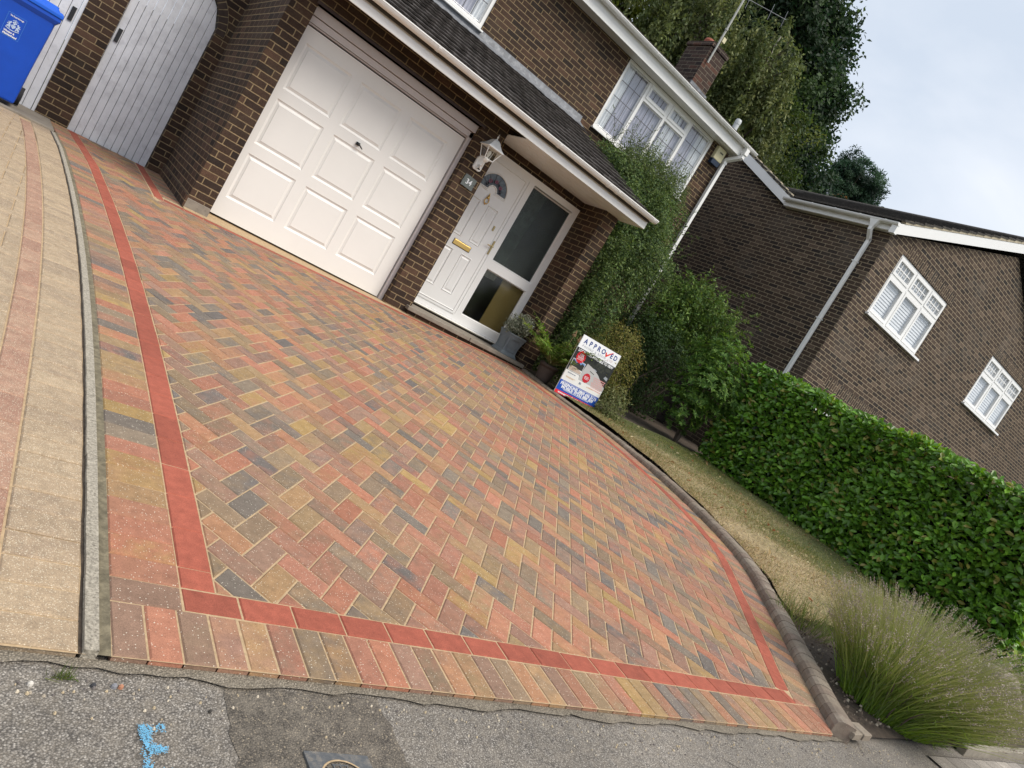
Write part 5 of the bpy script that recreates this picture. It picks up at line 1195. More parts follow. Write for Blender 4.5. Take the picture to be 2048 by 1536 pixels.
# ------------------------------------------------------------------ advert board by the kerb
SX0, SX1, SY, SZ0, SH = 4.505, 5.265, -.965, .062, .835
SWd = SX1 - SX0
sf_ = lambda u, v, t: (SX0 + u, SY + .055 * v / SH - t, SZ0 + v)
bo = MB(); bo.prism([(0, 0), (SWd, 0), (SWd, SH), (0, SH)], -.012, 0, sf_)
adv = tag(bo.build('advert_board', M_['mwhite']), 'white blue and red paving company advert board standing behind the kerb', 'sign')
def flat(name, color, polys, off, rough=.4):
    mb = MB()
    for p in polys: mb.face([sf_(u, v, off) for u, v in p])
    return mb.build(name, color if not isinstance(color, tuple) else plain(name + '_colour', color, rough, .03), adv)
R_ = lambda a, b_, c, e: [(a, c), (b_, c), (b_, e), (a, e)]
H = SH
flat('photo_band', (.022, .024, .024), [R_(0, SWd, .255 * H, .79 * H)], .0010)
r = np.random.default_rng(2)
flat('photo_trees', (.045, .05, .04), [[(x, y), (x + r.uniform(.02, .06), y + r.uniform(-.01, .01)), (x + r.uniform(.01, .05), y + r.uniform(.02, .05))] for x, y in zip(r.uniform(.22, .70, 40), r.uniform(.60, .70, 40) * H)], .0014)
flat('photo_car', (.30, .33, .36), [[(.40, .575 * H), (.47, .555 * H), (.50, .59 * H), (.44, .605 * H)], [(.66, .545 * H), (.735, .52 * H), (.735, .57 * H), (.68, .585 * H)]], .0016)
flat('photo_paving', (.46, .46, .46), [[(0.255, .255 * H), (SWd, .255 * H), (SWd, .40 * H), (.66, .46 * H), (.55, .545 * H), (.42, .60 * H), (.29, .63 * H), (.27, .5 * H)]], .0018)
flat('photo_gully', (.02, .02, .02), [[(.385, .535 * H), (.475, .515 * H), (.48, .525 * H), (.39, .545 * H)]], .0022)
flat('inset_photo', (.72, .74, .76), [R_(.025, .265, .405 * H, .605 * H)], .0022)
flat('inset_sky', (.16, .30, .55), [R_(.032, .258, .52 * H, .598 * H)], .0026)
flat('inset_house', (.03, .03, .028), [[(.032, .475 * H), (.258, .475 * H), (.258, .565 * H), (.215, .585 * H), (.19, .55 * H), (.15, .58 * H), (.10, .555 * H), (.032, .60 * H)]], .0030)
flat('inset_drive', (.50, .40, .33), [[(.032, .413 * H), (.258, .413 * H), (.258, .455 * H), (.14, .487 * H), (.032, .487 * H)]], .0034)
flat('logo_strip', (.74, .74, .72), [R_(0, SWd, .225 * H, .335 * H), [(0, .335 * H), (.27, .335 * H), (.255, .40 * H), (0, .40 * H)]], .0024)
def star(cx_, cz_, r0, r1, n): return [(cx_ + (r0 if k % 2 else r1) * math.cos(PI * k / n), cz_ + (r0 if k % 2 else r1) * math.sin(PI * k / n)) for k in range(2 * n)]
flat('red_burst', (.66, .018, .028), [star(.132, .665 * H, .088, .074, 18)], .0042)
flat('red_seal', (.50, .015, .03), [star(.385, .415 * H, .069, .062, 11)], .0042)
flat('blue_band', (.010, .075, .42), [R_(0, SWd, .052 * H, .225 * H)], .0030)
flat('red_band', (.70, .020, .030), [R_(0, SWd, 0, .053 * H)], .0034)
ln = [R_(.05 + .004 * k, .05 + .16, .135 * H, .1352 * H) for k in range(0)]
mb = MB(); T = lambda s, size, u, v, off, w=None, bold=.0, sp=1.0, al='CENTER': text_on(mb, s, size, u, v * H, sf_, off, bold, al, w, sp)
for s, u in (('A', .085), ('P', .178), ('P', .262), ('R', .345), ('O', .437), ('E', .603), ('D', .684)): T(s, .092, u, .915, .0020, bold=.0022)
mb.build('blue_lettering', plain('ink_blue', (.022, .055, .24), .4, .03), adv)
mb = MB(); T('PAVING & RESIN', .044, .29, .838, .0020, .46, .0, 1.3); mb.build('lettering_grey', plain('ink_grey', (.42, .43, .47), .4, .03), adv)
mb = MB(); T('LTD', .044, .615, .838, .0020, .095, .0, 1.3); mb.build('lettering_pink', plain('ink_pink', (.62, .42, .40), .4, .03), adv)
flat('red_tick', (.68, .03, .02), [[(.478, .925 * H), (.496, .935 * H), (.512, .898 * H), (.600, .978 * H), (.612, .976 * H), (.516, .862 * H), (.503, .862 * H)]], .0024)
mb = MB(); T('LOCAL SITES AVAILABLE TO VIEW', .05, SWd / 2, .755, .0026, .69, .0016); T('10%', .052, .132, .695, .0050, .072, .0014); T('Discount', .030, .132, .660, .0050, .105, .001)
T('FREEPHONE: 0800 696 5115', .056, SWd / 2, .172, .0040, .70, .0022); T('MOBILE: 07552 888 309', .056, SWd / 2, .120, .0040, .62, .0022); T('www.approvedpavingandresin.co.uk', .036, SWd / 2, .027, .0044, .66, .0014)
mb.build('lettering_white', M_['mwhite'], adv)
def bars(u0, u1, v, h, n, seed):
    r = np.random.default_rng(seed); out = []; u = u0
    while u < u1: w = r.uniform(.008, .026); out.append(R_(u, min(u + w, u1), v * H, v * H + h)); u += w + .006
    return out
flat('small_print', M_['mwhite'], bars(.05, .70, .208, .006, 20, 1) + bars(.12, .62, .082, .008, 20, 2) + bars(.085, .18, .634, .006, 5, 3) + bars(.075, .185, .617, .006, 5, 4) + bars(.345, .425, .432, .006, 4, 5) + bars(.34, .43, .412, .008, 4, 6) + bars(.35, .42, .393, .006, 4, 7), .0052)
flat('small_print_red', plain('ink_faded_red', (.66, .30, .28), .5, .05), [q for k in range(7) for q in bars(.50 + .012 * (k % 3), .735 - .01 * (k % 2), .475 - .031 * k, .013, 9, 20 + k)], .0030)
flat('partner_marks', plain('ink_slate', (.20, .24, .30), .5, .05), bars(.31, .35, .275, .03, 3, 41) + bars(.05, .20, .36, .012, 8, 42), .0040)
flat('partner_marks_warm', plain('ink_warm', (.60, .42, .25), .5, .05), bars(.46, .58, .285, .012, 6, 43) + bars(.06, .20, .285, .010, 8, 44) + bars(.05, .23, .300, .006, 8, 45), .0040)
mb = MB(); mb.box(SX0 + .30, SX0 + .33, SY + .07, SY + .10, -.1, .62); mb.build('stake', M_['twig'], adv)

# ------------------------------------------------------------------ neighbour house on the right
nh = thing('brick_house', 'brown brick gabled house beyond the hedge with white shuttered windows', 'house', (14.3, 4.0, 0))
NX0, NX1, NY0, NY1, NE, NRX, NRZ = 10.16, 18.50, -.10, 9.0, 5.22, 14.33, 6.90
W1 = (10.755, 12.985, 3.915, 5.135); W2 = (15.72, 17.90, 3.93, 5.135)
wm = MB(); wm.grid_wall(NX0, NX1, -.2, NE, [W1, W2, (10.85, 12.95, .9, 2.0), (15.8, 17.9, .9, 2.0)], FX(NY0), 0, .10)
wm.face([(NX0, NY0, NE), (NX1, NY0, NE), (NRX, NY0, NRZ)])
wm.face([(NX0, NY0, -.2), (NX0, NY0, NE), (NX0, NY1, NE), (NX0, NY1, -.2)]); wm.face([(NX1, NY0, -.2), (NX1, NY1, -.2), (NX1, NY1, NE), (NX1, NY0, NE)])
wm.face([(NX0, 2.35, NE), (NX0, 9.0, NE), (NX0, 5.68, 6.72)])
wm.build('wall', M_['brick_n'], nh)
for x0, x1, z0, z1 in ((10.86, 13.1, 5.142, 5.36), (15.66, 17.98, 5.142, 5.36), (10.80, 13.05, 2.352, 2.57), (15.75, 17.95, 2.352, 2.57)):
    sm = MB(); sm.box(x0, x1, NY0 - .004, NY0 - .0005, z0, z1); sm.build('soldier_course', M_['brick_n'], nh, uvswap=True)
def shutter_window(X0, X1, ZB, ZT, ZTR):
    wy = NY0 + .05; fm = MB(); frame_rect(fm, X0, X1, ZB, ZT, .05, wy - .03, wy + .05)
    d1, d2 = X0 + (X1 - X0) / 3, X0 + 2 * (X1 - X0) / 3
    for d in (d1, d2): fm.box(d - .03, d + .03, wy - .03, wy + .05, ZB + .05, ZT - .05)
    fm.box(X0 + .05, X1 - .05, wy - .034, wy + .046, ZTR - .03, ZTR + .03)
    wn_ = fm.build('window', M_['white'], nh, bevel=.004)
    sm = MB(); sm.box(X0 - .04, X1 + .10, NY0 - .07, wy, ZB - .045, ZB - .005); sm.build('sill', M_['white'], wn_)
    cs = MB(); gl = MB(); br = MB(); sh = MB()
    for a, b_ in ((X0 + .05, d1 - .03), (d1 + .03, d2 - .03), (d2 + .03, X1 - .05)):
        frame_rect(cs, a, b_, ZTR + .03, ZT - .05, .05, wy - .045, wy + .02); frame_rect(cs, a, b_, ZB + .05, ZTR - .03, .055, wy - .04, wy + .02)
        gl.face([(a + .05, wy - .01, ZTR + .08), (b_ - .05, wy - .01, ZTR + .08), (b_ - .05, wy - .01, ZT - .10), (a + .05, wy - .01, ZT - .10)])
        gl.face([(a + .055, wy - .01, ZB + .105), (b_ - .055, wy - .01, ZB + .105), (b_ - .055, wy - .01, ZTR - .085), (a + .055, wy - .01, ZTR - .085)])
        w_ = .009; i0, i1, k0, k1 = a + .05, b_ - .05, ZTR + .08, ZT - .10
        for t_ in (1 / 4, 2 / 4, 3 / 4): c = i0 + (i1 - i0) * t_; br.box(c - w_, c + w_, wy - .022, wy - .004, k0, k1)
        c = (k0 + k1) / 2; br.box(i0, i1, wy - .0225, wy - .0035, c - w_, c + w_)
        z = ZB + .06
        while z < ZT - .08:
            sh.hexa([(a + .03, wy + .030, z), (b_ - .03, wy + .030, z), (b_ - .03, wy + .046, z + .062), (a + .03, wy + .046, z + .062), (a + .03, wy + .036, z), (b_ - .03, wy + .036, z), (b_ - .03, wy + .052, z + .062), (a + .03, wy + .052, z + .062)]); z += .056
        sh.box(a - .02, a + .045, wy + .022, wy + .06, ZB + .05, ZT - .05); sh.box(b_ - .045, b_ + .02, wy + .0225, wy + .0605, ZB + .05, ZT - .05)
    cs.build('sash', M_['white'], wn_); gl.build('pane', M_['glass'], wn_); br.build('glazing_bar', M_['white'], wn_); sh.build('shutter', M_['drape'], wn_)
    rm = MB(); rm.box(X0 - .1, X1 + .1, wy + .14, wy + 1.0, ZB - .1, ZT + .06); rm.build('room', plain('room_pale', (.32, .34, .35), .9, .1), wn_)
for q in (W1, W2): shutter_window(*q, 4.72)
for q in ((10.85, 12.95, .9, 2.0), (15.8, 17.9, .9, 2.0)): shutter_window(*q, 1.6)
# roofs: main ridge runs back, a cross gable shows over the near side wall
pit = (NRZ + .12 - NE) / (NRX - NX0)
def slab(mb, P4, th=.055):
    a, b_, c, e = [Vector(p) for p in P4]; n = (b_ - a).cross(e - a).normalized()
    if n.z < 0: n = -n
    mb.hexa([a, b_, c, e, a + n * th, b_ + n * th, c + n * th, e + n * th])
RZ0 = NE + .17; VZ = .035; rm = MB(); RT = RZ0 + pit * (NRX - NX0 + .10)
# tiled courses over the main roof so that the verge and eaves read as tiles
nc = 16
for i in range(nc):
    for s_ in (-1, 1):
        xa, xb = (NX0 - .12 + (NRX - NX0 + .12) * i / nc, NX0 - .12 + (NRX - NX0 + .12) * (i + 1.12) / nc) if s_ < 0 else (NX1 + .12 - (NX1 + .12 - NRX) * i / nc, NX1 + .12 - (NX1 + .12 - NRX) * (i + 1.12) / nc)
        za, zb = RZ0 + (RT - RZ0) * i / nc + .025 + VZ, RZ0 + (RT - RZ0) * (i + 1.12) / nc - .004 + VZ
        ye = min(NY1, 2.25 + 3.6 * i / nc) if s_ < 0 else NY1
        slab(rm, [(xa, NY0 - .16 + random.uniform(-.01, .01), za), (xa, ye, za), (xb, ye, zb), (xb, NY0 - .16, zb)], .03)
rm.tube([(NRX, NY0 - .16, RT + .01), (NRX, NY1, RT + .01)], .11, 10)
# cross gable: ridge along +x at y=5.68
cgx0, cgy, cgz, cgl = NX0 - .14, 5.68, 6.93, 2.22
for i in range(14):
    ya, yb = cgl + (cgy - cgl) * i / 14, cgl + (cgy - cgl) * (i + 1.12) / 14; za, zb = RZ0 + (cgz - RZ0) * i / 14 + .02, RZ0 + (cgz - RZ0) * (i + 1.12) / 14 - .004
    slab(rm, [(cgx0 + random.uniform(-.012, .012), ya, za), (NX0 + 4.3, ya, za), (NX0 + 4.3, yb, zb), (cgx0, yb, zb)], .032); y2 = lambda v: 2 * cgy - v
    slab(rm, [(cgx0, y2(ya), za), (NX0 + 4.3, y2(ya), za), (NX0 + 4.3, y2(yb), zb), (cgx0, y2(yb), zb)], .032)
nrf = rm.build('roof', M_['tile_n'], nh)
fb = MB()
fb.box(NX0 - .13, NX0 - .11, -.18, 2.36, NE + .01, RZ0 + .0)          # eaves fascia on the near side
fb.box(NX0 - .11, NX0, -.18, 2.36, NE + .005, NE + .015)
def barge(p, q, w, th, ax):
    p, q = Vector(p), Vector(q); d = Vector((0, 0, -w)); o = Vector(ax) * th
    fb.hexa([p + d, q + d, q + d + o, p + d + o, p, q, q + o, p + o])
barge((NX0 - .13, NY0 - .135, RZ0 + .0), (NRX, NY0 - .135, RT - .02), .20, .02, (0, 1, 0)); barge((NX1 + .13, NY0 - .135, RZ0), (NRX, NY0 - .135, RT - .02), .20, .02, (0, 1, 0))
barge((NX0 - .125, 2.30, RZ0 + .03), (NX0 - .125, cgy, cgz - .02), .20, .02, (1, 0, 0)); barge((NX0 - .125, 2 * cgy - 2.30, RZ0 + .03), (NX0 - .125, cgy, cgz - .02), .20, .02, (1, 0, 0))
fb.box(NX0 - .20, NX0 - .112, NY0 - .137, NY0 - .02, NE - .045, RZ0 - .01)
fb.build('fascia', M_['white'], nh, bevel=.003)
def verge(p, q, ax):
    vm = MB(); p, q = Vector(p), Vector(q); n = 16
    for i in range(n):
        a, b_ = p.lerp(q, i / n), p.lerp(q, (i + .97) / n); j = random.uniform(-.006, .006)
        vm.hexa([a, b_, b_ + Vector(ax), a + Vector(ax), a + Vector((0, 0, .075 + j)), b_ + Vector((0, 0, .058 + j)), b_ + Vector(ax) + Vector((0, 0, .058)), a + Vector(ax) + Vector((0, 0, .075))])
    vm.build('verge_mortar', M_['mortar_cream'], nrf)
verge((NX0 - .05, NY0 - .145, RZ0 + .008 + .03), (NRX, NY0 - .145, RT - .015), (0, .1, 0)); verge((NX0 - .132, 2.33, RZ0 + .05), (NX0 - .132, cgy, cgz - .012), (.1, 0, 0))
# gutter along the near eaves (runs along y) with downpipe
gm = MB(); r_ = .056; xg = NX0 - .13 - r_ - .003
po = [(math.cos(PI + PI * k / 8) * r_, math.sin(PI + PI * k / 8) * r_) for k in range(9)]
gm.prism(po + [(u * .92, v * .92) for u, v in po[::-1]], -.24, 2.38, lambda u, v, t: (xg + u, t, RZ0 - .02 + v))
for p in (-.24, 2.38): gm.prism(po, p - .003, p + .003, lambda u, v, t: (xg + u, t, RZ0 - .02 + v))
ng = gm.build('gutter', M_['white'], nh)
for y in (.02, .55, 1.1, 1.65, 2.2):
    cb = MB(); cb.prism([(u * 1.09, v * 1.09) for u, v in po], y - .018, y + .018, lambda u, v, t: (xg + u, t, RZ0 - .016 + v)); cb.build('gutter_clip', M_['white'], ng)
dm = MB(); dm.hexa([(xg - .034, .19, RZ0 - .19), (xg + .034, .19, RZ0 - .19), (xg + .034, .26, RZ0 - .19), (xg - .034, .26, RZ0 - .19), (xg - .05, .13, RZ0 - .06), (xg + .05, .13, RZ0 - .06), (xg + .05, .32, RZ0 - .06), (xg - .05, .32, RZ0 - .06)])
sqpipe(dm, [(xg, .225, RZ0 - .17), (xg, .225, RZ0 - .26)], .068); sqpipe(dm, [(xg, .225, RZ0 - .25), (NX0 - .055, .225, RZ0 - .40)], .066); sqpipe(dm, [(NX0 - .055, .225, RZ0 - .38), (NX0 - .055, .225, 0)], .066)
for z in (4.55, 3.35, 2.0): dm.box(NX0 - .095, NX0 - .0, .185, .265, z - .012, z + .012); dm.box(NX0 - .10, NX0 - .06, .262, .285, z - .008, z + .008)
dm.build('downpipe', M_['white'], nh, bevel=.003)
# the next house along stands further back
th_ = thing('brick_house', 'dark brick house at the far side, only its wall edge showing past the neighbour', 'house', (24, 5, 0))
tm = MB(); tm.box(19.7, 27.5, .9, 9.0, -.2, 5.2); tm.raw([(19.7, .9, 5.2), (27.5, .9, 5.2), (23.6, .9, 6.8)], [[0, 1, 2]]); tm.build('wall', M_['brick_n'], th_)
tm = MB(); slab(tm, [(19.5, .75, 5.25), (19.5, 9.1, 5.25), (23.6, 9.1, 6.95), (23.6, .75, 6.95)]); slab(tm, [(27.7, .75, 5.25), (27.7, 9.1, 5.25), (23.6, 9.1, 6.95), (23.6, .75, 6.95)]); tm.build('roof', M_['tile_n'], th_)
tm = MB(); tm.face([(19.695, .895, 5.0), (23.6, .895, 6.65), (23.6, .895, 6.8), (19.695, .895, 5.2)]); tm.build('bargeboard', M_['white'], th_)

# ------------------------------------------------------------------ trees behind the houses
def tree(name, label, base, ells, ncl, nleaf, L, W, pal, cl_r, seed, trunk_r=.3, hang=0.0, shell=.6, wild=1.0, nl=26, flat_=.75, aspect=None):
    t_ = thing(name, label, 'tree', base); r = np.random.default_rng(seed)
    P, O = bush_pts(ells, ncl, shell, .22, seed)
    k = len(P); m = nleaf // max(k, 1); sz = r.uniform(.55, 1.25, k)
    dd_ = r.normal(size=(k, m, 3)); dd_ /= np.linalg.norm(dd_, axis=2, keepdims=True); off = dd_ * (r.random((k, m, 1)) ** .5) * np.array([1, 1, flat_]) * (cl_r * sz)[:, None, None]
    Q = (P[:, None] + off).reshape(-1, 3); OO = np.repeat(O, m, 0)
    N = nrm(OO * .5 + r.normal(0, wild, (len(Q), 3)) * .6 + np.array([0, 0, .45])); D = nrm(r.normal(size=(len(Q), 3)) + np.array([0, 0, -hang]))
    base_c = np.repeat(pick(k, pal, .14), m, 0); C = np.clip(base_c * r.normal(1, .16, (len(Q), 1)), .004, .6); s = r.uniform(.7, 1.3, len(Q))
    leaves('crown', Q, N, D, L * s, W * s, C, M_['tree'], t_, .2)
    b_ = Vector(base); top = Vector(ells[0][:3]); mb = MB(); mb.tube([b_, b_.lerp(top, .3) + Vector((.15, .1, 0)), b_.lerp(top, .65), top], [trunk_r, trunk_r * .8, trunk_r * .55, trunk_r * .25], 10); mb.build('trunk', M_['dry_bark'], t_)
    idx = r.choice(k, min(nl, k), replace=False); mb = MB()
    for i in idx:
        s0 = b_.lerp(top, r.uniform(.35, .95)); e = Vector(P[i]); md_ = s0.lerp(e, .5) + Vector((0, 0, .12 * (e - s0).length)); mb.tube([s0, md_, e], [trunk_r * .35, trunk_r * .2, trunk_r * .06], 6)
    mb.build('limbs', M_['dry_bark'], t_)
    return t_
OAK = [(.016, .036, .017), (.023, .048, .020), (.034, .066, .024), (.012, .028, .015), (.050, .088, .028)]
tree('oak_tree', 'very tall dark green broadleaf tree towering behind the houses', (23.5, 19, -.2), [(20.3, 18.5, 17.8, 3.1, 3.2, 4.0), (22.6, 18.2, 15.0, 3.3, 3.0, 3.0), (24.4, 17.8, 12.0, 2.5, 2.6, 2.6), (22.0, 19, 10.5, 3.8, 3, 3.5), (19.8, 19.5, 14.5, 3.0, 2.8, 4.2), (21.9, 18.4, 17.4, 2.2, 2.4, 2.2), (24.9, 17.8, 14.8, 1.6, 1.6, 1.7)], 1200, 150000, .22, .13, OAK, 1.0, 3, .5, shell=.72, nl=60)
def birch(name, label, base, ells, nst, seed, pal, lmin, lmax):
    t_ = thing(name, label, 'tree', base); r = np.random.default_rng(seed); P, O = bush_pts(ells, nst, .55, .2, seed); PP = []; NN = []; DD = []; CC = []; mb = MB()
    cols = pick(len(P), pal, .16)
    for i, (p, o) in enumerate(zip(P, O)):
        ln = r.uniform(lmin, lmax); ov = np.array([o[0], o[1], 0]) * .35 + r.normal(0, .10, 3); k = 46; t_a = r.random(k)
        pts = p[None] + ov[None] * (ln * t_a * (1 - .4 * t_a))[:, None] + np.array([0, 0, -1.0])[None] * (ln * t_a ** 1.25)[:, None] + r.normal(0, .055, (k, 3))
        PP.append(pts); NN.append(r.normal(size=(k, 3)) + o * .6); DD.append(r.normal(0, .5, (k, 3)) + np.array([0, 0, -1.0])); CC.append(np.clip(np.repeat(cols[i:i + 1], k, 0) * r.normal(1, .15, (k, 1)), .005, .5))
    PP = np.concatenate(PP); s = r.uniform(.7, 1.3, len(PP)); leaves('crown', PP, np.concatenate(NN), np.concatenate(DD), .135 * s, .075 * s, np.concatenate(CC), M_['tree'], t_, .2)
    b_ = Vector(base); top = Vector(ells[0][:3]) + Vector((0, 0, ells[0][5] * .6)); mb.tube([b_, b_.lerp(top, .5) + Vector((.1, 0, 0)), top], [.16, .10, .03], 8); mb.build('trunk', plain('birch_bark', (.36, .33, .29), .85, .4, 6), t_)
    mb = MB()
    for i in r.choice(len(P), min(40, len(P)), replace=False): s0 = b_.lerp(top, r.uniform(.45, .95)); mb.tube([s0, s0.lerp(Vector(P[i]), .5) + Vector((0, 0, .25)), P[i]], [.05, .03, .01], 5)
    mb.build('limbs', M_['dry_bark'], t_); return t_
BIR = [(.12, .15, .05), (.15, .18, .065), (.09, .12, .042), (.19, .21, .085), (.07, .095, .036)]
birch('birch_tree', 'weeping olive green birch beside the chimney, in front of the tall dark tree', (15.6, 11.2, -.2), [(15.2, 11.0, 11.7, .95, .95, 1.5), (15.75, 11.0, 10.6, 1.05, 1.0, 1.4), (16.3, 10.8, 9.6, .9, .9, 1.3), (15.0, 11.3, 10.0, .9, .9, 1.4), (15.9, 11, 8.6, 1.2, 1, 1.4)], 640, 5, BIR, .7, 1.9)
birch('birch_tree', 'weeping birch rising behind the roof, between the chimney and the yellower tree', (12.8, 12.3, -.2), [(13.0, 12, 12.2, 1.5, 1.3, 1.7), (12.2, 12, 10.8, 1.5, 1.3, 1.5), (13.3, 12.2, 10.4, 1.2, 1.2, 1.5), (12.4, 12.3, 8.9, 1.7, 1.3, 1.6), (13.9, 12, 9.0, .9, .9, 1.2)], 620, 6, BIR, .7, 1.8)
tree('lime_tree', 'yellow green bushy tree at the top of the picture behind the house roof', (11.6, 15, -.2), [(11.6, 14.6, 11.6, 1.9, 1.6, 2.2), (10.6, 14.8, 10.2, 1.9, 1.6, 2.0), (12.2, 14.8, 9.2, 1.8, 1.5, 2.0)], 210, 21000, .15, .085, [(.095, .13, .022), (.13, .165, .03), (.07, .10, .02), (.16, .19, .04)], .6, 8, .25)
tree('dark_tree', 'dark broadleaf tree showing low between the birch and the oak', (19.5, 13.5, -.2), [(18.6, 12.8, 10.0, 1.7, 1.6, 2.2), (19.6, 12.6, 8.6, 1.7, 1.5, 1.8), (17.4, 13.6, 11.6, 1.8, 1.5, 2.2), (20.2, 13, 9.4, 1.3, 1.2, 1.5)], 300, 26000, .13, .075, [(.045, .075, .018), (.06, .095, .022), (.035, .06, .018), (.08, .10, .025)], .6, 9, .25)
tree('pine_tree', 'rounded dark blue green pine in the distance against the sky', (56.5, 38.5, -.2), [(55.2, 38, 26.4, 2.2, 2, 1.9), (57.0, 38, 25.4, 2.4, 2, 1.8), (55.2, 38, 24.0, 2.6, 2, 1.6), (58.4, 38, 23.9, 2.0, 1.5, 1.4), (53.9, 38, 25.2, 1.5, 1.3, 1.5), (56.8, 38, 22.0, 3.0, 2, 1.8), (60.4, 38, 22.9, 1.3, .9, .8)], 300, 60000, .30, .085, [(.022, .052, .030), (.034, .072, .040), (.048, .092, .05), (.016, .038, .024)], .75, 10, .35, flat_=.6)
tree('rust_tree', 'small tree with rusty yellow leaves just above the neighbour roof', (27, 14, -.2), [(27.0, 14, 10.9, 1.2, 1.0, 1.0), (28.0, 14, 10.4, 1.2, 1.0, .9), (26.4, 14, 9.6, 1.6, 1, 1.2)], 90, 8000, .12, .07, [(.16, .12, .03), (.20, .11, .035), (.09, .10, .025), (.07, .10, .02)], .5, 12, .15)

# ------------------------------------------------------------------ lavender, stones, small things in the bed
lv = thing('lavender_bush', 'large lavender bush gone to seed spilling over the soil bed corner', 'bush', (3.36, -6.6, -.18))
r = np.random.default_rng(40); n = 7000
a = r.uniform(0, 2 * PI, n); q = np.sqrt(r.random(n)); bx = 3.34 + .36 * q * np.cos(a); by = -6.58 + .28 * q * np.sin(a)
tilt = q * .55 + r.normal(0, .13, n); aa = a + r.normal(0, .22, n)
D = np.stack([np.sin(tilt) * np.cos(aa) * np.where(np.cos(aa) < 0, .55, .80) + .03, np.sin(tilt) * np.sin(aa) * np.where(np.sin(aa) > 0, .7, 1.0), np.cos(tilt)], 1)
Ls = r.uniform(.48, .86, n) * (1 - .22 * q ** 2); P = np.stack([bx, by, np.array([gz(x, y) for x, y in zip(bx, by)]) + .01], 1)
GL = [(.17, .31, .03), (.23, .38, .04), (.12, .23, .03), (.28, .39, .06), (.19, .27, .08)]
C = pick(n, GL); tip = np.tile(np.array([[.28, .28, .12]]), (n, 1)) * r.normal(1, .12, (n, 1))
BD = np.stack([np.where(np.cos(aa) < 0, .1, 1.0) * np.cos(aa), np.sin(aa) * np.where(np.sin(aa) > 0, .5, 1.0), -.45 * np.ones(n)], 1)
blades('stem', P, D, Ls, .0045, BD, C, M_['blade'], lv, 4, tip)
Dn = nrm(D); Bn = nrm(BD); tips = P + Dn * Ls[:, None] + Bn * Ls[:, None] * .22
kk = 4; tt = r.uniform(.06, .62, (n, kk)); lp_ = (P[:, None] + Dn[:, None] * (Ls[:, None] * tt)[:, :, None] + Bn[:, None] * (Ls[:, None] * tt ** 2)[:, :, None] * .22).reshape(-1, 3)
ld_ = np.repeat(Dn, kk, 0) * .9 + r.normal(0, .42, (n * kk, 3)); blades('leaf', lp_, ld_, r.uniform(.022, .05, n * kk), .0036, ld_ + r.normal(0, .5, (n * kk, 3)), pick(n * kk, [(.16, .28, .035), (.21, .34, .045), (.12, .20, .04), (.25, .34, .07), (.17, .22, .10)]), M_['blade'], lv, 2)
sel = r.random(n) < .26 + .25 * (q > .75); tp = tips[sel]; dn = nrm(Dn[sel] + Bn[sel] * .4)
HH = []; HN = []; HD = []
for k in range(7):
    t = k / 6 * .045; jit = r.normal(0, .0025, tp.shape); HH.append(tp - dn * t + jit); HD.append(dn + r.normal(0, .55, dn.shape)); HN.append(r.normal(size=dn.shape))
HH = np.concatenate(HH); leaves('flower_head', HH, np.concatenate(HN), np.concatenate(HD), r.uniform(.008, .016, len(HH)), r.uniform(.004, .007, len(HH)), pick(len(HH), [(.40, .34, .28), (.32, .26, .24), (.48, .42, .34), (.26, .22, .22)], .15), M_['leaf'], lv)
n = 9000; a = r.uniform(0, 2 * PI, n); q = np.sqrt(r.random(n)); h = r.random(n) ** 1.2 * .46; rad = q * (1 + .75 * h / .4)
x = 3.42 + .33 * rad * np.cos(a) * np.where(np.cos(a) < 0, .7, 1) + .1 * h; y = -6.60 + .28 * rad * np.sin(a); P = np.stack([x, y, np.array([gz(u, v) for u, v in zip(x, y)]) + h * (1 - .45 * q ** 2) + .01], 1)
D = np.stack([np.cos(a) * q, np.sin(a) * q, .75 * np.ones(n)], 1) + r.normal(0, .55, (n, 3))
blades('foliage', P, D, r.uniform(.03, .065, n), .0038, D + r.normal(0, .5, (n, 3)), pick(n, [(.11, .16, .06), (.15, .20, .08), (.08, .125, .045), (.19, .22, .12), (.13, .21, .04)]), M_['blade'], lv, 2)
mb = MB()
for k in range(70):
    a = r.uniform(0, 2 * PI); q = math.sqrt(r.random()); x0, y0 = 3.36 + .32 * q * math.cos(a), -6.60 + .24 * q * math.sin(a); e = Vector((x0 + .30 * math.cos(a), y0 + .22 * math.sin(a), gz(x0, y0) + r.uniform(.12, .28))); s0 = Vector((x0, y0, gz(x0, y0)))
    mb.tube([s0, s0.lerp(e, .5) + Vector((0, 0, .03)), e], [.006, .0045, .002], 5)
mb.build('woody_stem', plain('woody_stem', (.12, .095, .07), .95, .3, 30), lv)
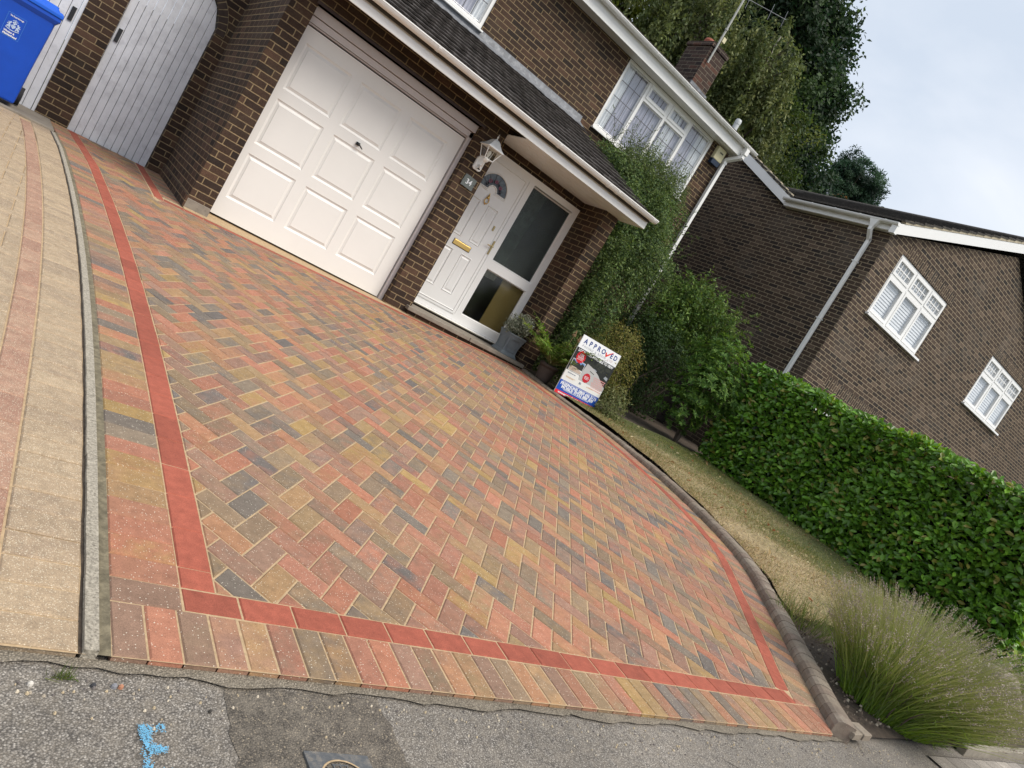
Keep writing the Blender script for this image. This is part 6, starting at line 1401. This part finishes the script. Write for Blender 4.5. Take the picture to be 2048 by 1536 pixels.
# young side growth at the lawn edge
ls = thing('grassy_tuft', 'straggly green and grey tuft between the lavender and the dry lawn', 'plant', (3.55, -5.75, -.1))
n = 420; a = r.uniform(0, 2 * PI, n); q = np.sqrt(r.random(n)); bx = 3.62 + .30 * q * np.cos(a); by = -5.78 + .2 * q * np.sin(a)
P = np.stack([bx, by, np.array([gz(x, y) for x, y in zip(bx, by)]) + .02], 1); D = np.stack([.5 * np.cos(a) * q, .5 * np.sin(a) * q, np.ones(n)], 1) + r.normal(0, .35, (n, 3))
blades('blades', P, D, r.uniform(.05, .17, n), .005, D + r.normal(0, .6, (n, 3)), pick(n, [(.10, .15, .03), (.13, .15, .07), (.15, .19, .05), (.20, .18, .10)]), M_['blade'], ls, 3)
def rock(name, label, c, s, seed, group=None):
    import bmesh
    bm = bmesh.new(); bmesh.ops.create_icosphere(bm, subdivisions=3, radius=1); rr_ = np.random.default_rng(seed); A = rr_.normal(size=(7, 3)); A /= np.linalg.norm(A, axis=1)[:, None]; dd = rr_.uniform(.6, .92, 7)
    for v in bm.verts:
        p = np.array(v.co)
        for nn, d_ in zip(A, dd):
            e = p @ nn - d_
            if e > 0: p = p - nn * e * .9
        p = p + .03 * np.sin(p * 9 + seed); v.co = Vector((c[0] + p[0] * s[0], c[1] + p[1] * s[1], c[2] + p[2] * s[2]))
    me = bpy.data.meshes.new(name); bm.to_mesh(me); bm.free(); me.materials.append(M_['stone']); return tag(link(name, me), label, 'stone', group)
rock('rock', 'upright pointed grey brown stone at the bed edge beyond the lavender', (6.35, -6.28, -.03), (.10, .13, .17), 2, 'stones edging the bed')
rock('rock', 'large rounded brown stone at the picture edge beyond the pointed stone', (6.95, -6.42, -.03), (.24, .20, .15), 3, 'stones edging the bed')
rock('rock', 'dark stone half hidden by dry lavender heads under the hedge end', (6.9, -6.0, .02), (.22, .2, .16), 4, 'stones edging the bed')
rock('rock', 'tiny pale stone lying on the bed soil near the edging', (5.25, -6.72, -.10), (.035, .03, .025), 5)
lp = thing('laurel_sprout', 'young plant with yellow green broad leaves beside the rocks', 'plant', (7.5, -6.1, -.05))
bush_leaves('foliage', [(7.45, -6.1, .18, .35, .3, .22), (7.75, -6.0, .25, .3, .25, .2)], 190, .13, .065, [(.15, .24, .04), (.24, .32, .07), (.09, .17, .03)], M_['hedge'], lp, .6, .2, .6, seed=33, shape='oval', fold=.12)
stems('stem', (7.5, -6.1, -.06), [(7.4, -6.1, .3), (7.7, -6.05, .38), (7.3, -6.15, .2), (7.6, -6.15, .25)], .010, M_['twig'], lp)
wd = thing('weed', 'small bright green weed on the bare soil by the concrete edging', 'weed', (5.35, -6.62, -.12))
bush_leaves('foliage', [(5.35, -6.62, -.09, .16, .07, .05)], 420, .035, .014, [(.12, .20, .03), (.18, .26, .05)], M_['leaf'], wd, .5, .2, .7, seed=35)
stems('stem', (5.35, -6.62, -.14), [(5.28, -6.6, -.07), (5.43, -6.63, -.07), (5.36, -6.66, -.06)], .003, M_['twig'], wd)
wd = thing('weed', 'tiny grass weed growing from the road gutter by the pale edging strip', 'weed', (-1.27, -6.915, -.33))
n = 60; P = np.stack([-1.275 + r.normal(0, .012, n), -6.908 + r.normal(0, .004, n), np.full(n, -.338)], 1); D = r.normal(0, .8, (n, 3)) + np.array([0, -.3, .7])
blades('blades', P, D, r.uniform(.012, .03, n), .0022, D + r.normal(0, .7, (n, 3)), pick(n, [(.10, .15, .03), (.16, .18, .06)]), M_['blade'], wd, 3)
# dead leaves on the lawn: one loose scatter
n = 130; yy = r.uniform(-5.4, -.8, n); xa = np.array([xsoil(q_) for q_ in yy]) + .2; xx = xa + (8.1 - xa) * r.random(n); P = np.stack([xx, yy, np.array([glawn(u, v) for u, v in zip(xx, yy)]) + .012], 1); N = r.normal(0, .4, (n, 3)) + np.array([0, 0, 1]); D = r.normal(size=(n, 3))
tag(leaves('fallen_leaves', P, N, D, r.uniform(.035, .07, n), r.uniform(.018, .032, n), pick(n, [(.42, .33, .17), (.30, .20, .10), (.50, .44, .27), (.28, .13, .06)]), M_['leaf'], None, .25, 'oval'), kind='stuff')
# grit and crumbs on road edge and soil
V = []; F = []; C = []
def crumbs(n, fxy, smin, smax, pal, off):
    mb = MB()
    for i in range(n):
        x, y = fxy(); s = r.uniform(smin, smax); z = gz(x, y) + off; k = 5; a0 = r.uniform(0, 6)
        base = [(x + s * math.cos(a0 + 2 * PI * j / k) * r.uniform(.7, 1.1), y + s * math.sin(a0 + 2 * PI * j / k) * r.uniform(.7, 1.1), z - s * .3) for j in range(k)]; top_ = [(x + (b_[0] - x) * .55, y + (b_[1] - y) * .55, z + s * r.uniform(.5, .9)) for b_ in base]
        c = pal[r.integers(len(pal))]; mb.raw(base + top_, [[j, (j + 1) % k, k + (j + 1) % k, k + j] for j in range(k)] + [[k + j for j in range(k)]], c)
    return mb
M_['grit'] = leafmat('grit', .85, 0.0, .3)
mb = crumbs(420, lambda: (r.uniform(-1.6, 3.0), -6.90 - abs(r.normal(0, .06))), .0018, .0048, [(.50, .40, .26), (.42, .36, .28), (.16, .14, .13), (.60, .52, .40)], -.022)
for x, y, s, c in ((-1.335, -6.935, .006, (.62, .58, .52)), (-1.215, -6.925, .006, (.05, .05, .055)), (-1.172, -6.922, .007, (.23, .23, .25)), (-1.158, -6.922, .006, (.42, .20, .12)), (-.965, -6.975, .004, (.05, .045, .04)), (-.60, -6.91, .003, (.03, .03, .03))):
    k = 7; base = [(x + s * math.cos(2 * PI * j / k), y + s * .8 * math.sin(2 * PI * j / k), gz(x, y) - .026) for j in range(k)]; md_ = [(x + (b_[0] - x) * .95, y + (b_[1] - y) * .95, gz(x, y) - .020 + s * .3) for b_ in base]; tp_ = [(x + (b_[0] - x) * .5, y + (b_[1] - y) * .5, gz(x, y) - .019 + s * .75) for b_ in base]
    mb.raw(base + md_ + tp_, [[j, (j + 1) % k, k + (j + 1) % k, k + j] for j in range(k)] + [[k + j, k + (j + 1) % k, 2 * k + (j + 1) % k, 2 * k + j] for j in range(k)] + [[2 * k + j for j in range(k)]], c)
tag(mb.build('gravel_grit', M_['grit'], col=True, uv=False), kind='stuff')
mb = crumbs(1500, lambda: (lambda y: (xsoil(y) + abs(r.normal(0, .5)), y))(r.uniform(-6.8, -2.0)), .003, .013, [(.10, .075, .055), (.07, .052, .04), (.15, .12, .09), (.30, .26, .2)], .028)
tag(mb.build('soil_crumbs', M_['grit'], col=True, uv=False), kind='stuff')
# spray paint mark on the road: speckled letter F
FP = [[(-1.128, -7.030), (-1.074, -7.026), (-1.078, -7.047), (-1.103, -7.052), (-1.112, -7.060)], [(-1.128, -7.032), (-1.106, -7.040), (-1.109, -7.144), (-1.122, -7.146)], [(-1.112, -7.080), (-1.072, -7.086), (-1.078, -7.101), (-1.110, -7.106)]]
def inside(p, Q):
    s = False; j = len(Q) - 1
    for i in range(len(Q)):
        if (Q[i][1] > p[1]) != (Q[j][1] > p[1]) and p[0] < (Q[j][0] - Q[i][0]) * (p[1] - Q[i][1]) / (Q[j][1] - Q[i][1]) + Q[i][0]: s = not s
        j = i
    return s
mb = MB()
def dot(x, y, s): k = 6; a0 = r.uniform(0, 3); mb.face([(x + s * r.uniform(.6, 1.1) * math.cos(a0 + 2 * PI * j / k), y + s * r.uniform(.6, 1.1) * math.sin(a0 + 2 * PI * j / k), gz(x, y) - .0175 + r.uniform(0, .0002)) for j in range(k)])
for i in range(7500):
    x, y = r.uniform(-1.14, -1.06), r.uniform(-7.16, -7.02)
    if any(inside((x + r.normal(0, .0025), y + r.normal(0, .0025)), Q) for Q in FP) and math.sin(x * 520 + 3 * math.sin(y * 300)) * math.sin(y * 430 + x * 90) > -.25 + .5 * math.sin(x * 95 + y * 60): dot(x, y, r.uniform(.0006, .0017))
for i in range(90): dot(-1.095 + r.normal(0, .022), -7.148 + r.normal(0, .003), r.uniform(.0006, .0018))
tag(mb.build('road_paint_mark', plain('spray_blue', (.14, .40, .60), .7, .25, 90), uv=False), kind='structure')
# stopcock cover set in the patch
sv = thing('stopcock_cover', 'small square iron cover with round ribbed lid set in the road patch', 'cover', (-.66, -7.17, -.32))
cz = gz(-.66, -7.17) - .018; mb = MB()
def gp2(u, v, t): return (-.666 + u * .995 + v * -.03, -7.172 + u * -.025 + v * .995, cz + t)
n = 40; RL = .068; sq = .089
ringp = [(RL * math.cos(2 * PI * k / n), RL * math.sin(2 * PI * k / n)) for k in range(n)]
def sqp(k): a = 2 * PI * k / n; c, s_ = math.cos(a), math.sin(a); t = sq / max(abs(c), abs(s_)); return (c * t, s_ * t)
for k in range(n):
    a_, b_, c_, e_ = ringp[k], ringp[(k + 1) % n], sqp(k + 1), sqp(k); pts = [e_, c_, b_, a_]
    mb.face([gp2(*p, .002) for p in pts]); mb.face([gp2(*a_, .002), gp2(*b_, .002), gp2(*b_, -.02), gp2(*a_, -.02)])
    mb.face([gp2(*e_, .002), gp2(*e_, -.02), gp2(*c_, -.02), gp2(*c_, .002)])
M_['iron'] = plain('cover_iron', (.10, .105, .11), .55, .2, 60, .4, 200, dirt=((.42, .33, .22), 60, .35)); mb.build('frame', M_['iron'], sv)
mb = MB(); mb.face([gp2(u * .94, v * .94, -.004) for u, v in ringp])
for a_ in range(-3, 4):
    d_ = a_ * .0185; h_ = math.sqrt(max(0, .060 ** 2 - d_ * d_))
    if h_ > .01:
        mb.hexa([gp2(d_ - .002, -h_, -.004), gp2(d_ + .002, -h_, -.004), gp2(d_ + .002, h_, -.004), gp2(d_ - .002, h_, -.004), gp2(d_ - .0015, -h_, -.0005), gp2(d_ + .0015, -h_, -.0005), gp2(d_ + .0015, h_, -.0005), gp2(d_ - .0015, h_, -.0005)])
        mb.hexa([gp2(-h_, d_ - .002, -.004), gp2(h_, d_ - .002, -.004), gp2(h_, d_ + .002, -.004), gp2(-h_, d_ + .002, -.004), gp2(-h_, d_ - .0015, -.0008), gp2(h_, d_ - .0015, -.0008), gp2(h_, d_ + .0015, -.0008), gp2(-h_, d_ + .0015, -.0008)])
mb.build('lid', M_['iron'], sv)
mb = MB()
for k in range(n): mb.face([gp2(ringp[k][0] * 1.0, ringp[k][1] * 1.0, .0028), gp2(ringp[(k + 1) % n][0], ringp[(k + 1) % n][1], .0028), gp2(ringp[(k + 1) % n][0] * .935, ringp[(k + 1) % n][1] * .935, .0024), gp2(ringp[k][0] * .935, ringp[k][1] * .935, .0024)])
mb.build('sand_ring', M_['jsand'], sv)
